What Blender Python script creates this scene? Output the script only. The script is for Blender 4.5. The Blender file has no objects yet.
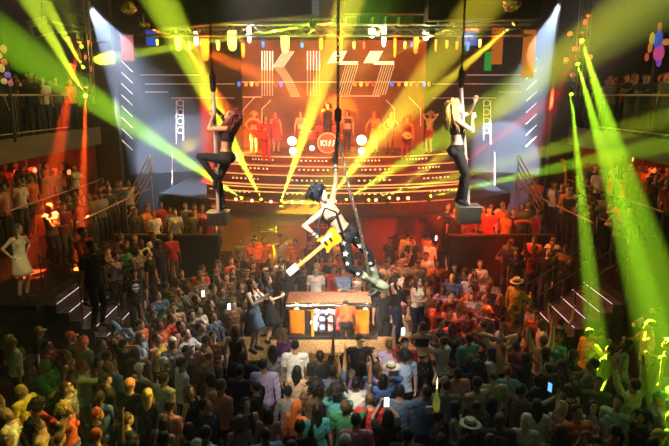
import bpy, bmesh, math, random
import numpy as np
from mathutils import Vector, Matrix, Quaternion
V = Vector
PI = math.pi
SC = bpy.context.scene
COL = SC.collection
random.seed(7)
# ---------------------------------------------------------------- camera
CAM_H, PITCH, FPX = 6.7, math.radians(12.44), 580.0
cam_data = bpy.data.cameras.new('camera')
cam_data.sensor_width = 36.0
cam_data.lens = FPX / 669.0 * 36.0
cam_data.clip_end = 200
cam = bpy.data.objects.new('camera', cam_data)
COL.objects.link(cam)
cam.location = (0, 0, CAM_H)
cam.rotation_euler = (PI / 2 - PITCH, 0, 0)
SC.camera = cam

def ray(px, py):
    u, v = (px - 334.5) / FPX, (223.0 - py) / FPX
    c, s = math.cos(PITCH), math.sin(PITCH)
    return V((u, c + v * s, -s + v * c))
def at(px, py, Y):
    d = ray(px, py)
    return V((0, 0, CAM_H)) + d * (Y / d.y)
def at_z(px, py, z):
    d = ray(px, py)
    return V((0, 0, CAM_H)) + d * ((z - CAM_H) / d.z)

# ---------------------------------------------------------------- materials
_M = {}
def mat(name, col, rough=.7, metal=0.0, emit=0.0, noise=0.0, nscale=6.0, spec=.35, sheen=0.0):
    key = (name, tuple(col), emit)
    if key in _M: return _M[key]
    m = bpy.data.materials.new(name); m.use_nodes = True
    nt = m.node_tree; b = nt.nodes['Principled BSDF']
    b.inputs['Base Color'].default_value = (*col, 1)
    b.inputs['Roughness'].default_value = rough
    b.inputs['Metallic'].default_value = metal
    b.inputs['Specular IOR Level'].default_value = spec
    if emit:
        b.inputs['Emission Color'].default_value = (*col, 1)
        b.inputs['Emission Strength'].default_value = emit
    if noise:
        tc = nt.nodes.new('ShaderNodeTexCoord'); nz = nt.nodes.new('ShaderNodeTexNoise')
        nz.inputs['Scale'].default_value = nscale; nz.inputs['Detail'].default_value = 4
        nt.links.new(tc.outputs['Object'], nz.inputs['Vector'])
        mx = nt.nodes.new('ShaderNodeMix'); mx.data_type = 'RGBA'
        mx.inputs[6].default_value = (*[c * (1 - noise) for c in col], 1)
        mx.inputs[7].default_value = (*[min(1, c * (1 + noise)) for c in col], 1)
        nt.links.new(nz.outputs['Fac'], mx.inputs[0]); nt.links.new(mx.outputs[2], b.inputs['Base Color'])
    _M[key] = m
    return m

# ---------------------------------------------------------------- mesh helpers
class MB:
    """collects shapes, links them as ONE mesh object"""
    def __init__(s): s.v, s.f, s.m = [], [], []
    def add(s, vs, fs, mi=0):
        o = len(s.v); s.v.extend([tuple(v) for v in vs]); s.f.extend([tuple(i + o for i in f) for f in fs]); s.m.extend([mi] * len(fs)); return s
    def box(s, c, size, mi=0, rot=None, bev=0.0):
        hx, hy, hz = size[0] / 2, size[1] / 2, size[2] / 2
        R = rot if rot is not None else Matrix.Identity(3)
        c = V(c)
        b = min(bev, hx * .9, hy * .9, hz * .9)
        if b > 0:
            vs, fs = [], []
            bm = bmesh.new(); bmesh.ops.create_cube(bm, size=1)
            for v in bm.verts: v.co = V((v.co.x * size[0], v.co.y * size[1], v.co.z * size[2]))
            bmesh.ops.bevel(bm, geom=bm.edges[:], offset=b, segments=2, affect='EDGES', profile=.6)
            bm.verts.index_update()
            vs = [c + R @ v.co for v in bm.verts]; fs = [[v.index for v in f.verts] for f in bm.faces]
            bm.free(); return s.add(vs, fs, mi)
        vs = [c + R @ V((x * hx, y * hy, z * hz)) for x in (-1, 1) for y in (-1, 1) for z in (-1, 1)]
        return s.add(vs, [(0, 1, 3, 2), (4, 6, 7, 5), (0, 4, 5, 1), (2, 3, 7, 6), (0, 2, 6, 4), (1, 5, 7, 3)], mi)
    def loft(s, rings, n=16, mi=0, caps=True, closed=False):
        """rings: (centre, ax, ay, rx, ry)"""
        vs, fs = [], []
        for c, ax, ay, rx, ry in rings:
            for k in range(n):
                a = 2 * PI * k / n
                vs.append(V(c) + V(ax) * (rx * math.cos(a)) + V(ay) * (ry * math.sin(a)))
        m = len(rings)
        for i in range(m - 1 + (1 if closed else 0)):
            j = (i + 1) % m
            for k in range(n):
                fs.append((i * n + k, i * n + (k + 1) % n, j * n + (k + 1) % n, j * n + k))
        if caps and not closed:
            fs.append(tuple(range(n))[::-1]); fs.append(tuple((m - 1) * n + k for k in range(n)))
        return s.add(vs, fs, mi)
    def tube(s, pts, r, n=8, mi=0, closed=False, r1=None):
        pts = [V(p) for p in pts]; rings = []; m = len(pts)
        up = None
        for i, p in enumerate(pts):
            if closed: d = pts[(i + 1) % m] - pts[i - 1]
            else: d = pts[min(i + 1, m - 1)] - pts[max(i - 1, 0)]
            d.normalize()
            if up is None: up = d.orthogonal().normalized()
            up = (up - d * up.dot(d))
            up = up.normalized() if up.length > 1e-6 else d.orthogonal().normalized()
            rr = r if r1 is None else r + (r1 - r) * i / (m - 1)
            rings.append((p, up, d.cross(up), rr, rr))
        return s.loft(rings, n, mi, True, closed)
    def capsule(s, p0, p1, r0, r1, n=12, mi=0):
        p0, p1 = V(p0), V(p1); d = (p1 - p0)
        d = d.normalized() if d.length > 1e-6 else V((0, 0, 1))
        a = d.orthogonal().normalized(); b = d.cross(a)
        rings = []
        for k in range(4):
            t = PI / 2 * (1 - k / 3.0) * .98
            rings.append((p0 - d * r0 * math.sin(t), a, b, r0 * math.cos(t), r0 * math.cos(t)))
        for k in range(4):
            t = PI / 2 * (k / 3.0) * .98
            rings.append((p1 + d * r1 * math.sin(t), a, b, r1 * math.cos(t), r1 * math.cos(t)))
        return s.loft(rings, n, mi)
    def ball(s, c, r, n=14, m=8, mi=0, R=None):
        r = r if hasattr(r, '__len__') else (r, r, r)
        R = R if R is not None else Matrix.Identity(3)
        rings = []
        for i in range(m + 1):
            t = PI * (i / m) ; t = min(max(t, .04), PI - .04)
            rings.append((V(c) + R @ V((0, 0, r[2] * math.cos(PI - t))), R @ V((1, 0, 0)), R @ V((0, 1, 0)), r[0] * math.sin(t), r[1] * math.sin(t)))
        return s.loft(rings, n, mi)
    def prism(s, poly, y0, y1, mi=0, M=None):
        """polygon in local xz, extruded along local y"""
        n = len(poly); M = M if M is not None else Matrix.Identity(4)
        vs = [M @ V((x, y0, z)) for x, z in poly] + [M @ V((x, y1, z)) for x, z in poly]
        fs = [tuple(range(n)), tuple(range(2 * n - 1, n - 1, -1))] + [(i, i + n, (i + 1) % n + n, (i + 1) % n) for i in range(n)]
        return s.add(vs, fs, mi)
    def mesh(s, name, mats, smooth=False):
        me = bpy.data.meshes.new(name)
        me.from_pydata(s.v, [], s.f); me.update()
        for m in (mats if isinstance(mats, (list, tuple)) else [mats]): me.materials.append(m)
        me.polygons.foreach_set('material_index', s.m)
        bm = bmesh.new(); bm.from_mesh(me); bmesh.ops.recalc_face_normals(bm, faces=bm.faces); bm.to_mesh(me); bm.free()
        if smooth:
            me.polygons.foreach_set('use_smooth', [True] * len(me.polygons))
            if smooth != 'all' and hasattr(me, 'set_sharp_from_angle'): me.set_sharp_from_angle(angle=math.radians(40))
        return me
    def build(s, name, mats, parent=None, smooth=False, loc=None):
        o = bpy.data.objects.new(name, s.mesh(name, mats, smooth)); COL.objects.link(o)
        if parent is not None: o.parent = parent
        if loc is not None: o.location = loc
        return o

def tag(o, label=None, cat=None, group=None, kind=None):
    if label: o['label'] = label
    if cat: o['category'] = cat
    if group: o['group'] = group
    if kind: o['kind'] = kind
    return o
def empty(name, loc=(0, 0, 0), label=None, cat=None, group=None, rz=0.0):
    o = bpy.data.objects.new(name, None); COL.objects.link(o)
    o.location = loc; o.rotation_euler = (0, 0, rz); o.empty_display_size = .2
    return tag(o, label, cat, group)
def struct(o): o['kind'] = 'structure'; return o
def copy_tree(o, parent=None):
    c = o.copy(); COL.objects.link(c)
    if parent is not None: c.parent = parent
    for ch in list(o.children): copy_tree(ch, c)
    return c
# ---------------------------------------------------------------- people
def rotm(yaw=0, pitch=0, roll=0):
    """head / body frame: yaw about z, then pitch (positive looks up), then roll; a figure faces -Y"""
    return Matrix.Rotation(yaw, 3, 'Z') @ Matrix.Rotation(-pitch, 3, 'X') @ Matrix.Rotation(roll, 3, 'Y')
def ik(a, t, l1, l2, hint):
    a, t = V(a), V(t); d = t - a; L = d.length
    if L > (l1 + l2) * .995: t = a + d * ((l1 + l2) * .995 / L); d = t - a; L = d.length
    u = d / L
    x = (l1 * l1 - l2 * l2 + L * L) / (2 * L); h = math.sqrt(max(l1 * l1 - x * x, 0))
    p = V(hint) - u * V(hint).dot(u)
    p = p.normalized() if p.length > 1e-5 else u.orthogonal().normalized()
    return a + u * x + p * h, t

class Fig:
    """joints of a figure; F = female. Built once per pose, used by every copy"""
    def __init__(s, F=False, lean=0.0, side=0.0, yaw=0.0, head=(0, 0, 0), L=None, R=None, legs=None, pelvis=None, twist=0.0):
        s.F = F
        P = V(pelvis or (0, 0, .93)); s.pelvis = P
        Q = Matrix.Rotation(twist, 3, 'Z') @ Matrix.Rotation(side, 3, 'Y') @ Matrix.Rotation(lean, 3, 'X')   # lean >0 bends forward (-Y)
        hw, sw = (.088, .160) if F else (.084, .188)
        s.ax_h = V((1, 0, 0)); s.ax_s = Q @ V((1, 0, 0)); s.up = Q @ V((0, 0, 1))
        s.waist = P + (V((0, 0, 1)) + s.up).normalized() * .15
        s.chest = s.waist + s.up * .20
        s.neck = s.chest + s.up * .20
        s.headR = Q @ rotm(*head)
        s.headC = s.neck + s.up * .030 + s.headR @ V((0, -.02, .112))
        s.arm = {}; s.leg = {}
        for k, sg, spec in (('L', 1, L), ('R', -1, R)):
            sh = s.chest + s.up * .135 + s.ax_s * (sg * sw)
            spec = spec or ((sg * .27, .02, .80), (sg, .6, 0), .35)
            w, hint, curl = spec[:3]
            el, wr = ik(sh, w, .285, .255, hint)
            s.arm[k] = dict(sh=sh, el=el, wr=wr, curl=curl, palm=spec[3] if len(spec) > 3 else None, dir=spec[4] if len(spec) > 4 else None)
            hp = P + V((sg * hw, 0, -.03))
            ls = (legs or {}).get(k, ((sg * .10, .02, .085), (0, -1, 0)))
            kn, an = ik(hp, ls[0], .42, .42, ls[1])
            s.leg[k] = dict(hip=hp, kn=kn, an=an, toe=ls[2] if len(ls) > 2 else None)

def _axes(d, ref):
    d = V(d).normalized(); x = V(ref) - d * V(ref).dot(d)
    x = x.normalized() if x.length > 1e-5 else d.orthogonal().normalized()
    return d, x, d.cross(x)

def fig_build(name, s, vox=.012, fat=1.0, heel=False, detail=1):
    """-> dict with body mesh and per-vertex region tags used to cut clothing"""
    F = s.F
    mb = MB(); prim = []       # prim: (p0, p1, r0, r1, tag)
    def cap(p0, p1, r0, r1, tg): mb.capsule(p0, p1, r0, r1); prim.append((V(p0), V(p1), r0, r1, tg))
    fw_h = s.ax_h.cross(V((0, 0, 1))); fw_s = s.ax_s.cross(s.up)
    ax_m = (s.ax_h + s.ax_s).normalized(); fw_m = (fw_h + fw_s).normalized()
    P, W, Cc, N = s.pelvis, s.waist, s.chest, s.neck
    pu = (W - P).normalized()
    if F: rx = (.085, .160, .172, .122, .140, .150, .115, .05); ry = (.07, .112, .118, .088, .105, .092, .07, .05)
    else: rx = (.080, .150, .158, .145, .165, .180, .130, .058); ry = (.07, .108, .112, .100, .118, .108, .08, .058)
    cs = (P - pu * .11, P - pu * .04, P + pu * .03, W, Cc - s.up * .02, Cc + s.up * .07, Cc + s.up * .145, N + s.up * .01)
    axs = (s.ax_h, s.ax_h, s.ax_h, ax_m, s.ax_s, s.ax_s, s.ax_s, s.ax_s)
    fws = (fw_h, fw_h, fw_h, fw_m, fw_s, fw_s, fw_s, fw_s)
    mb.loft([(c, a, f, x * fat, y * fat) for c, a, f, x, y in zip(cs, axs, fws, rx, ry)], 20)
    for i in range(len(cs) - 1):
        for o in (-.55, 0, .55):
            a0, a1 = cs[i] + axs[i] * rx[i] * o, cs[i + 1] + axs[i + 1] * rx[i + 1] * o
            prim.append((a0, a1, ry[i] * (1 if o == 0 else .8), ry[i + 1] * (1 if o == 0 else .8), ('torso', i / 7.0, (i + 1) / 7.0)))
    front = s.ax_s.cross(s.up) * 1.0
    s.front = front
    if F:
        for sg in (-1, 1): mb.ball(Cc + s.up * .035 + s.ax_s * sg * .068 + front * .085, (.056, .048, .054), R=Matrix((s.ax_s, front, s.up)).transposed())
        for sg in (-1, 1): mb.ball(P - V((0, 0, .02)) + s.ax_h * sg * .075 - fw_h_front(s) * .06, (.085, .085, .09))
    else:
        for sg in (-1, 1): mb.ball(Cc + s.up * .06 + s.ax_s * sg * .075 + front * .055, (.08, .052, .055), R=Matrix((s.ax_s, front, s.up)).transposed())
        for sg in (-1, 1): mb.ball(P - V((0, 0, .02)) + s.ax_h * sg * .07 - fw_h_front(s) * .05, (.08, .08, .085))
    k_ = .86 if F else 1.0
    # neck + head
    cap(N - s.up * .04, s.headC + s.headR @ V((0, .02, -.06)), .06 * k_, .052 * k_, 'neck')
    H = lambda x, y, z: s.headC + s.headR @ V((x, y, z))
    hs = .97 if F else 1.0
    R3 = s.headR
    mb.ball(H(0, .012, .035), (.074 * hs, .094 * hs, .088 * hs), 18, 12, R=R3)
    e = R3.col
    hx, hy, hz = V(R3.col[0]), V(R3.col[1]), V(R3.col[2])
    mb.loft([(H(0, -.030, .06), hx, hy, .062, .062), (H(0, -.030, .015), hx, hy, .064, .068), (H(0, -.034, -.03), hx, hy, .058, .062), (H(0, -.040, -.075), hx, hy, .043, .052), (H(0, -.052, -.103), hx, hy, .022, .03)], 16)
    mb.loft([(H(0, -.088, .02), hx, hy, .009, .012), (H(0, -.100, -.01), hx, hy, .013, .016), (H(0, -.098, -.026), hx, hy, .018, .016), (H(0, -.088, -.034), hx, hy, .012, .01)], 10)   # nose
    for sg in (-1, 1):
        mb.ball(H(sg * .026, -.084, .033), (.022, .012, .009), 10, 6, R=R3)          # brow
        mb.ball(H(sg * .040, -.068, -.012), (.018, .018, .016), 10, 6, R=R3)          # cheek
        mb.ball(H(sg * .074 * hs, .012, -.002), (.011, .02, .032), 10, 6, R=R3 @ Matrix.Rotation(sg * .35, 3, 'Z'))   # ear
    mb.ball(H(0, -.090, -.055), (.022, .014, .012), 10, 6, R=R3)                      # mouth mound
    prim.append((H(0, .01, .05), H(0, -.03, -.06), .088, .055, 'head'))
    # arms
    for k, sg in (('L', 1), ('R', -1)):
        A = s.arm[k]; sh, el, wr = A['sh'], A['el'], A['wr']
        cap(s.chest + s.up * .12 + s.ax_s * sg * .08, sh, .07 * k_, .062 * k_, ('torso', .80, .86))
        cap(sh, el, .056 * k_, .041 * k_, 'uarm' + k)
        mb.capsule(sh.lerp(el, .3), sh.lerp(el, .65), .052 * k_, .048 * k_)
        cap(el, wr, .041 * k_, .027 * k_, 'farm' + k)
        mb.capsule(el.lerp(wr, .12), el.lerp(wr, .4), .043 * k_, .036 * k_)
        d = V(A['dir']).normalized() if A['dir'] else (wr - el).normalized()
        ref = V(A['palm']) if A['palm'] else V((-sg, 0, 0)) + V((0, -.2, 0))
        d, n, lat = _axes(d, ref)                   # n = palm normal
        thumb_side = lat * (1 if (lat.dot(front) > 0) == True else -1)
        if abs(lat.dot(front)) < .2: thumb_side = lat * sg
        A['d'], A['n'], A['grip'] = d, n, wr + d * .10 + n * .03
        q = .9 if F else 1.0
        mb.loft([(wr, lat, n, .024 * q, .018 * q), (wr + d * .03, lat, n, .034 * q, .016 * q), (wr + d * .075, lat, n, .041 * q, .015 * q), (wr + d * .10, lat, n, .040 * q, .012 * q)], 12)
        prim.append((wr, wr + d * .16, .04, .03, 'hand'))
        for i, (off, ln) in enumerate(((.031, .074), (.0105, .084), (-.0105, .078), (-.031, .060))):
            p = wr + d * .092 + thumb_side * off * q; ang = 0.0
            for seg, fr in ((0, .45), (1, .31), (2, .24)):
                ang += A['curl'] * (.75 if seg == 0 else .95)
                dd = (d * math.cos(ang) + n * math.sin(ang)).normalized()
                p2 = p + dd * ln * fr * q
                r_ = (.0098, .0088, .0078)[seg] * (.95 if F else 1.05)
                mb.capsule(p, p2, r_, r_ * .92, 8); p = p2
        t0 = wr + d * .028 + thumb_side * .026 * q
        t1 = t0 + (d * .55 + thumb_side * .65 + n * .35).normalized() * .042 * q
        t2 = t1 + (d * .85 + thumb_side * (.35 - .5 * A['curl']) + n * (.2 + .6 * A['curl'])).normalized() * .034 * q
        mb.capsule(t0, t1, .0125, .0105, 8); mb.capsule(t1, t2, .0105, .0085, 8)
    # legs
    for k, sg in (('L', 1), ('R', -1)):
        G = s.leg[k]; hp, kn, an = G['hip'], G['kn'], G['an']
        cap(hp, kn, .086 * (1.0 if F else .98), .054, 'thigh' + k)
        mb.capsule(hp.lerp(kn, .15), hp.lerp(kn, .5), .083, .072)
        cap(kn, an, .052, .036, 'calf' + k)
        back = (kn - an).normalized().cross(s.ax_h).normalized()
        if back.y < 0 and G['toe'] is None: back = -back
        mb.capsule(kn.lerp(an, .15) + back * .012, kn.lerp(an, .45) + back * .012, .048, .043)
        toe = V(G['toe']) if G['toe'] else V((sg * .15, -1, -.0 if not heel else -.55))
        td, tx, tn = _axes(toe, (1, 0, 0))
        z0 = an - V((0, 0, .045)) if G['toe'] is None else an - tn * 0
        b = an - (td * .05) + V((0, 0, -.045)) * (1 if G['toe'] is None else 0)
        up_ = V(G['kn']) - an; up_ = (up_ - td * up_.dot(td)).normalized()
        b = an - td * .045 - up_ * .045
        mb.loft([(b, tx, up_, .022, .022), (b + td * .03 + up_ * .005, tx, up_, .034, .036), (b + td * .11 + up_ * .002, tx, up_, .040, .032), (b + td * .18 - up_ * .008, tx, up_, .044, .022), (b + td * .225 - up_ * .012, tx, up_, .034, .016), (b + td * .245 - up_ * .013, tx, up_, .016, .010)], 12)
        prim.append((b, b + td * .22, .04, .03, 'foot' + k))
        G['sole'] = b - up_ * .03; G['td'] = td
    me0 = mb.mesh(name + '_raw', mat('skin', (.5, .3, .2)))
    o = bpy.data.objects.new('raw', me0); COL.objects.link(o)
    r = o.modifiers.new('r', 'REMESH'); r.mode = 'VOXEL'; r.voxel_size = vox; r.adaptivity = 0
    sm = o.modifiers.new('s', 'SMOOTH'); sm.iterations = 3 if vox > .009 else 5; sm.factor = .5
    dg = bpy.context.evaluated_depsgraph_get()
    ev = o.evaluated_get(dg)
    me = bpy.data.meshes.new_from_object(ev, depsgraph=dg); me.name = name
    bpy.data.objects.remove(o); bpy.data.meshes.remove(me0)
    nv = len(me.vertices)
    co = np.empty(nv * 3); me.vertices.foreach_get('co', co); co = co.reshape(-1, 3)
    no = np.empty(nv * 3); me.vertices.foreach_get('normal', no); no = no.reshape(-1, 3)
    best = np.full(nv, 9.0); tg = np.zeros(nv, int); tt = np.zeros(nv)
    names = []
    for i, (p0, p1, r0, r1, t_) in enumerate(prim):
        a = np.array(p0); d = np.array(p1) - a; L2 = max(float(d @ d), 1e-9)
        t = np.clip(((co - a) @ d) / L2, 0, 1)
        dist = np.linalg.norm(co - a - t[:, None] * d, axis=1) - (r0 + (r1 - r0) * t)
        m_ = dist < best
        best[m_] = dist[m_]; tg[m_] = i; tt[m_] = t[m_]
        names.append(t_)
    reg = np.array([n if isinstance(n, str) else n[0] for n in names], dtype=object)[tg]
    lo = np.array([0.0 if isinstance(n, str) else n[1] for n in names])[tg]; hi = np.array([1.0 if isinstance(n, str) else n[2] for n in names])[tg]
    tt = lo + (hi - lo) * tt
    polys = [tuple(p.vertices) for p in me.polygons]
    # eyes, brows and lips joined to the same body mesh
    fb = MB()
    for sg in (-1, 1):
        fb.ball(H(sg * .029, -.080, .012), (.0145, .012, .0095), 10, 6, 1, R=R3)
        fb.ball(H(sg * .029, -.090, .012), (.0065, .005, .0075), 8, 6, 2, R=R3)
        fb.box(H(sg * .029, -.092, .034), (.032, .010, .005), 2, R3 @ Matrix.Rotation(sg * .12, 3, 'Y'))
    fb.ball(H(0, -.101, -.052), (.022, .007, .005), 10, 6, 3, R=R3); fb.ball(H(0, -.100, -.062), (.019, .007, .006), 10, 6, 3, R=R3)
    full = MB(); full.v = [tuple(c) for c in co]; full.f = list(polys); full.m = [0] * len(polys)
    full.add(fb.v, fb.f, 0); full.m[len(polys):] = fb.m
    bme = bpy.data.meshes.new(name); bme.from_pydata(full.v, [], full.f); bme.update()
    for m_ in (mat('skin', (.5, .3, .2)), mat('eye_white', (.8, .78, .75), .3), mat('eye_dark', (.02, .015, .012), .4), mat('lips', (.45, .12, .10), .5)): bme.materials.append(m_)
    bme.polygons.foreach_set('material_index', full.m); bme.polygons.foreach_set('use_smooth', [True] * len(full.m))
    bpy.data.meshes.remove(me)
    return dict(fig=s, body=bme, co=co, no=no, reg=reg, t=tt, polys=polys, cache={}, name=name)

def fw_h_front(s):
    return V((0, -1, 0)) if abs(s.ax_h.x) > .7 else s.ax_h.cross(V((0, 0, 1)))

def shell(B, key, pred, off, smooth=True):
    """garment cut from the body surface: faces whose corners all satisfy pred, lifted off the skin, with a turned-in hem"""
    ck = (key, off)
    if ck in B['cache']: return B['cache'][ck]
    ok = pred(B)
    c_ = B['co']; fold = np.sin(c_[:, 2] * 55 + c_[:, 0] * 31 + np.sin(c_[:, 1] * 23) * 2) * np.sin(c_[:, 0] * 27 - c_[:, 1] * 35)
    co2 = c_ + B['no'] * (off * (1 + .35 * fold))[:, None]
    sel = [p for p in B['polys'] if all(ok[i] for i in p)]
    idx = {}; vs = []; fs = []; edges = {}
    for p in sel:
        q = []
        for i in p:
            if i not in idx: idx[i] = len(vs); vs.append(tuple(co2[i]))
            q.append(idx[i])
        fs.append(tuple(q))
        for a, b in zip(p, p[1:] + p[:1]):
            e = (b, a)
            if e in edges: del edges[e]
            else: edges[(a, b)] = 1
    nb = {}
    for a, b in edges: nb.setdefault(a, []).append(b); nb.setdefault(b, []).append(a)
    for _ in range(4):                       # smooth the hem line
        new = {a: sum((V(vs[idx[q]]) for q in qs), V()) / len(qs) for a, qs in nb.items()}
        for a, p in new.items(): vs[idx[a]] = tuple(V(vs[idx[a]]).lerp(p, .6))
    inn = {}
    for a, b in edges:
        for i in (a, b):
            if i not in inn: inn[i] = len(vs); vs.append(tuple(V(vs[idx[i]]) - V(B['no'][i]) * (off * 1.3 + .004)))
        fs.append((idx[b], idx[a], inn[a], inn[b]))
    me = bpy.data.meshes.new(B['name'] + '_' + key); me.from_pydata(vs, [], fs); me.update()
    me.polygons.foreach_set('use_smooth', [True] * len(fs)); me.materials.append(mat('cloth', (.2, .2, .2)))
    B['cache'][ck] = me
    return me
def _in(B, reg, a=0.0, b=1.0):
    return (B['reg'] == reg) & (B['t'] >= a) & (B['t'] <= b)
def _lr(B, r, a=0.0, b=1.0): return _in(B, r + 'L', a, b) | _in(B, r + 'R', a, b)
def _latfrac(B):
    s = B['fig']; d = B['co'] - np.array(s.neck); return np.abs(d @ np.array(s.ax_s))
GARM = {
    't_shirt': (lambda B: _in(B, 'torso', .18, .96) | _lr(B, 'uarm', 0, .72), .016),
    'shirt': (lambda B: _in(B, 'torso', .14, .97) | _lr(B, 'uarm') | _lr(B, 'farm', 0, .9), .016),
    'tank_top': (lambda B: _in(B, 'torso', .18, .72) | (_in(B, 'torso', .72, .93) & (_latfrac(B) < .115)), .011),
    'crop_top': (lambda B: _in(B, 'torso', .52, .78), .010),
    'bodice': (lambda B: _in(B, 'torso', .10, .78), .010),
    'trousers': (lambda B: _in(B, 'torso', 0, .30) | _lr(B, 'thigh') | _lr(B, 'calf', 0, .95), .015),
    'leggings': (lambda B: _in(B, 'torso', 0, .36) | _lr(B, 'thigh') | _lr(B, 'calf', 0, .9), .006),
    'shorts': (lambda B: _in(B, 'torso', 0, .30) | _lr(B, 'thigh', 0, .62), .017),
    'shoes': (lambda B: _lr(B, 'foot') | _lr(B, 'calf', .93, 1), .012),
    'boots': (lambda B: _lr(B, 'foot') | _lr(B, 'calf', .45, 1), .013),
    'gloves': (lambda B: (B['reg'] == 'hand') | _lr(B, 'farm', .55, 1), .005),
    'belt': (lambda B: _in(B, 'torso', .27, .34), .020),
}
def skirt_mesh(B, length=.42, flare=.10, pleats=9):
    ck = ('skirt', length, flare)
    if ck in B['cache']: return B['cache'][ck]
    s = B['fig']; mb = MB(); n = 36; rings = []
    P = s.pelvis; vs = []; fs = []
    mid = (s.leg['L']['kn'] + s.leg['R']['kn']) / 2
    levels = 7
    for i in range(levels):
        f = i / (levels - 1)
        c = (P + V((0, 0, .07))).lerp(P.lerp(mid, length / .42 * .9), f)
        for k in range(n):
            a = 2 * PI * k / n
            w = 1 + .05 * f * math.sin(a * pleats)
            rx = (.158 + (.045 + flare) * f) * w; ry = (.122 + (.05 + flare) * f) * w
            vs.append(c + s.ax_h * rx * math.cos(a) + V((0, 1, 0)) * ry * math.sin(a))
    for i in range(levels - 1):
        for k in range(n): fs.append((i * n + k, i * n + (k + 1) % n, (i + 1) * n + (k + 1) % n, (i + 1) * n + k))
    m0 = len(vs)
    for i in range(levels):
        for k in range(n):
            v = V(vs[i * n + k]); c = (P + V((0, 0, .07))).lerp(P.lerp(mid, length / .42 * .9), i / (levels - 1))
            vs.append(c + (v - c) * .965)
    for i in range(levels - 1):
        for k in range(n): fs.append((m0 + i * n + (k + 1) % n, m0 + i * n + k, m0 + (i + 1) * n + k, m0 + (i + 1) * n + (k + 1) % n))
    for k in range(n):
        fs.append(((levels - 1) * n + k, (levels - 1) * n + (k + 1) % n, m0 + (levels - 1) * n + (k + 1) % n, m0 + (levels - 1) * n + k))
        fs.append((k, m0 + k, m0 + (k + 1) % n, (k + 1) % n))
    me = bpy.data.meshes.new(B['name'] + '_skirt'); me.from_pydata([tuple(v) for v in vs], [], fs); me.update()
    me.polygons.foreach_set('use_smooth', [True] * len(fs)); me.materials.append(mat('cloth', (.2, .2, .2)))
    B['cache'][ck] = me
    return me
def dress_mesh(B, length=.36, flare=.03):
    ck = ('dress', length)
    if ck in B['cache']: return B['cache'][ck]
    a = shell(B, 'bodice', GARM['bodice'][0], .010); b = skirt_mesh(B, length, flare, 5)
    bm = bmesh.new(); bm.from_mesh(a); bm.from_mesh(b)
    me = bpy.data.meshes.new(B['name'] + '_dress'); bm.to_mesh(me); bm.free()
    me.materials.append(mat('cloth', (.2, .2, .2))); me.polygons.foreach_set('use_smooth', [True] * len(me.polygons))
    B['cache'][ck] = me
    return me
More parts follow.
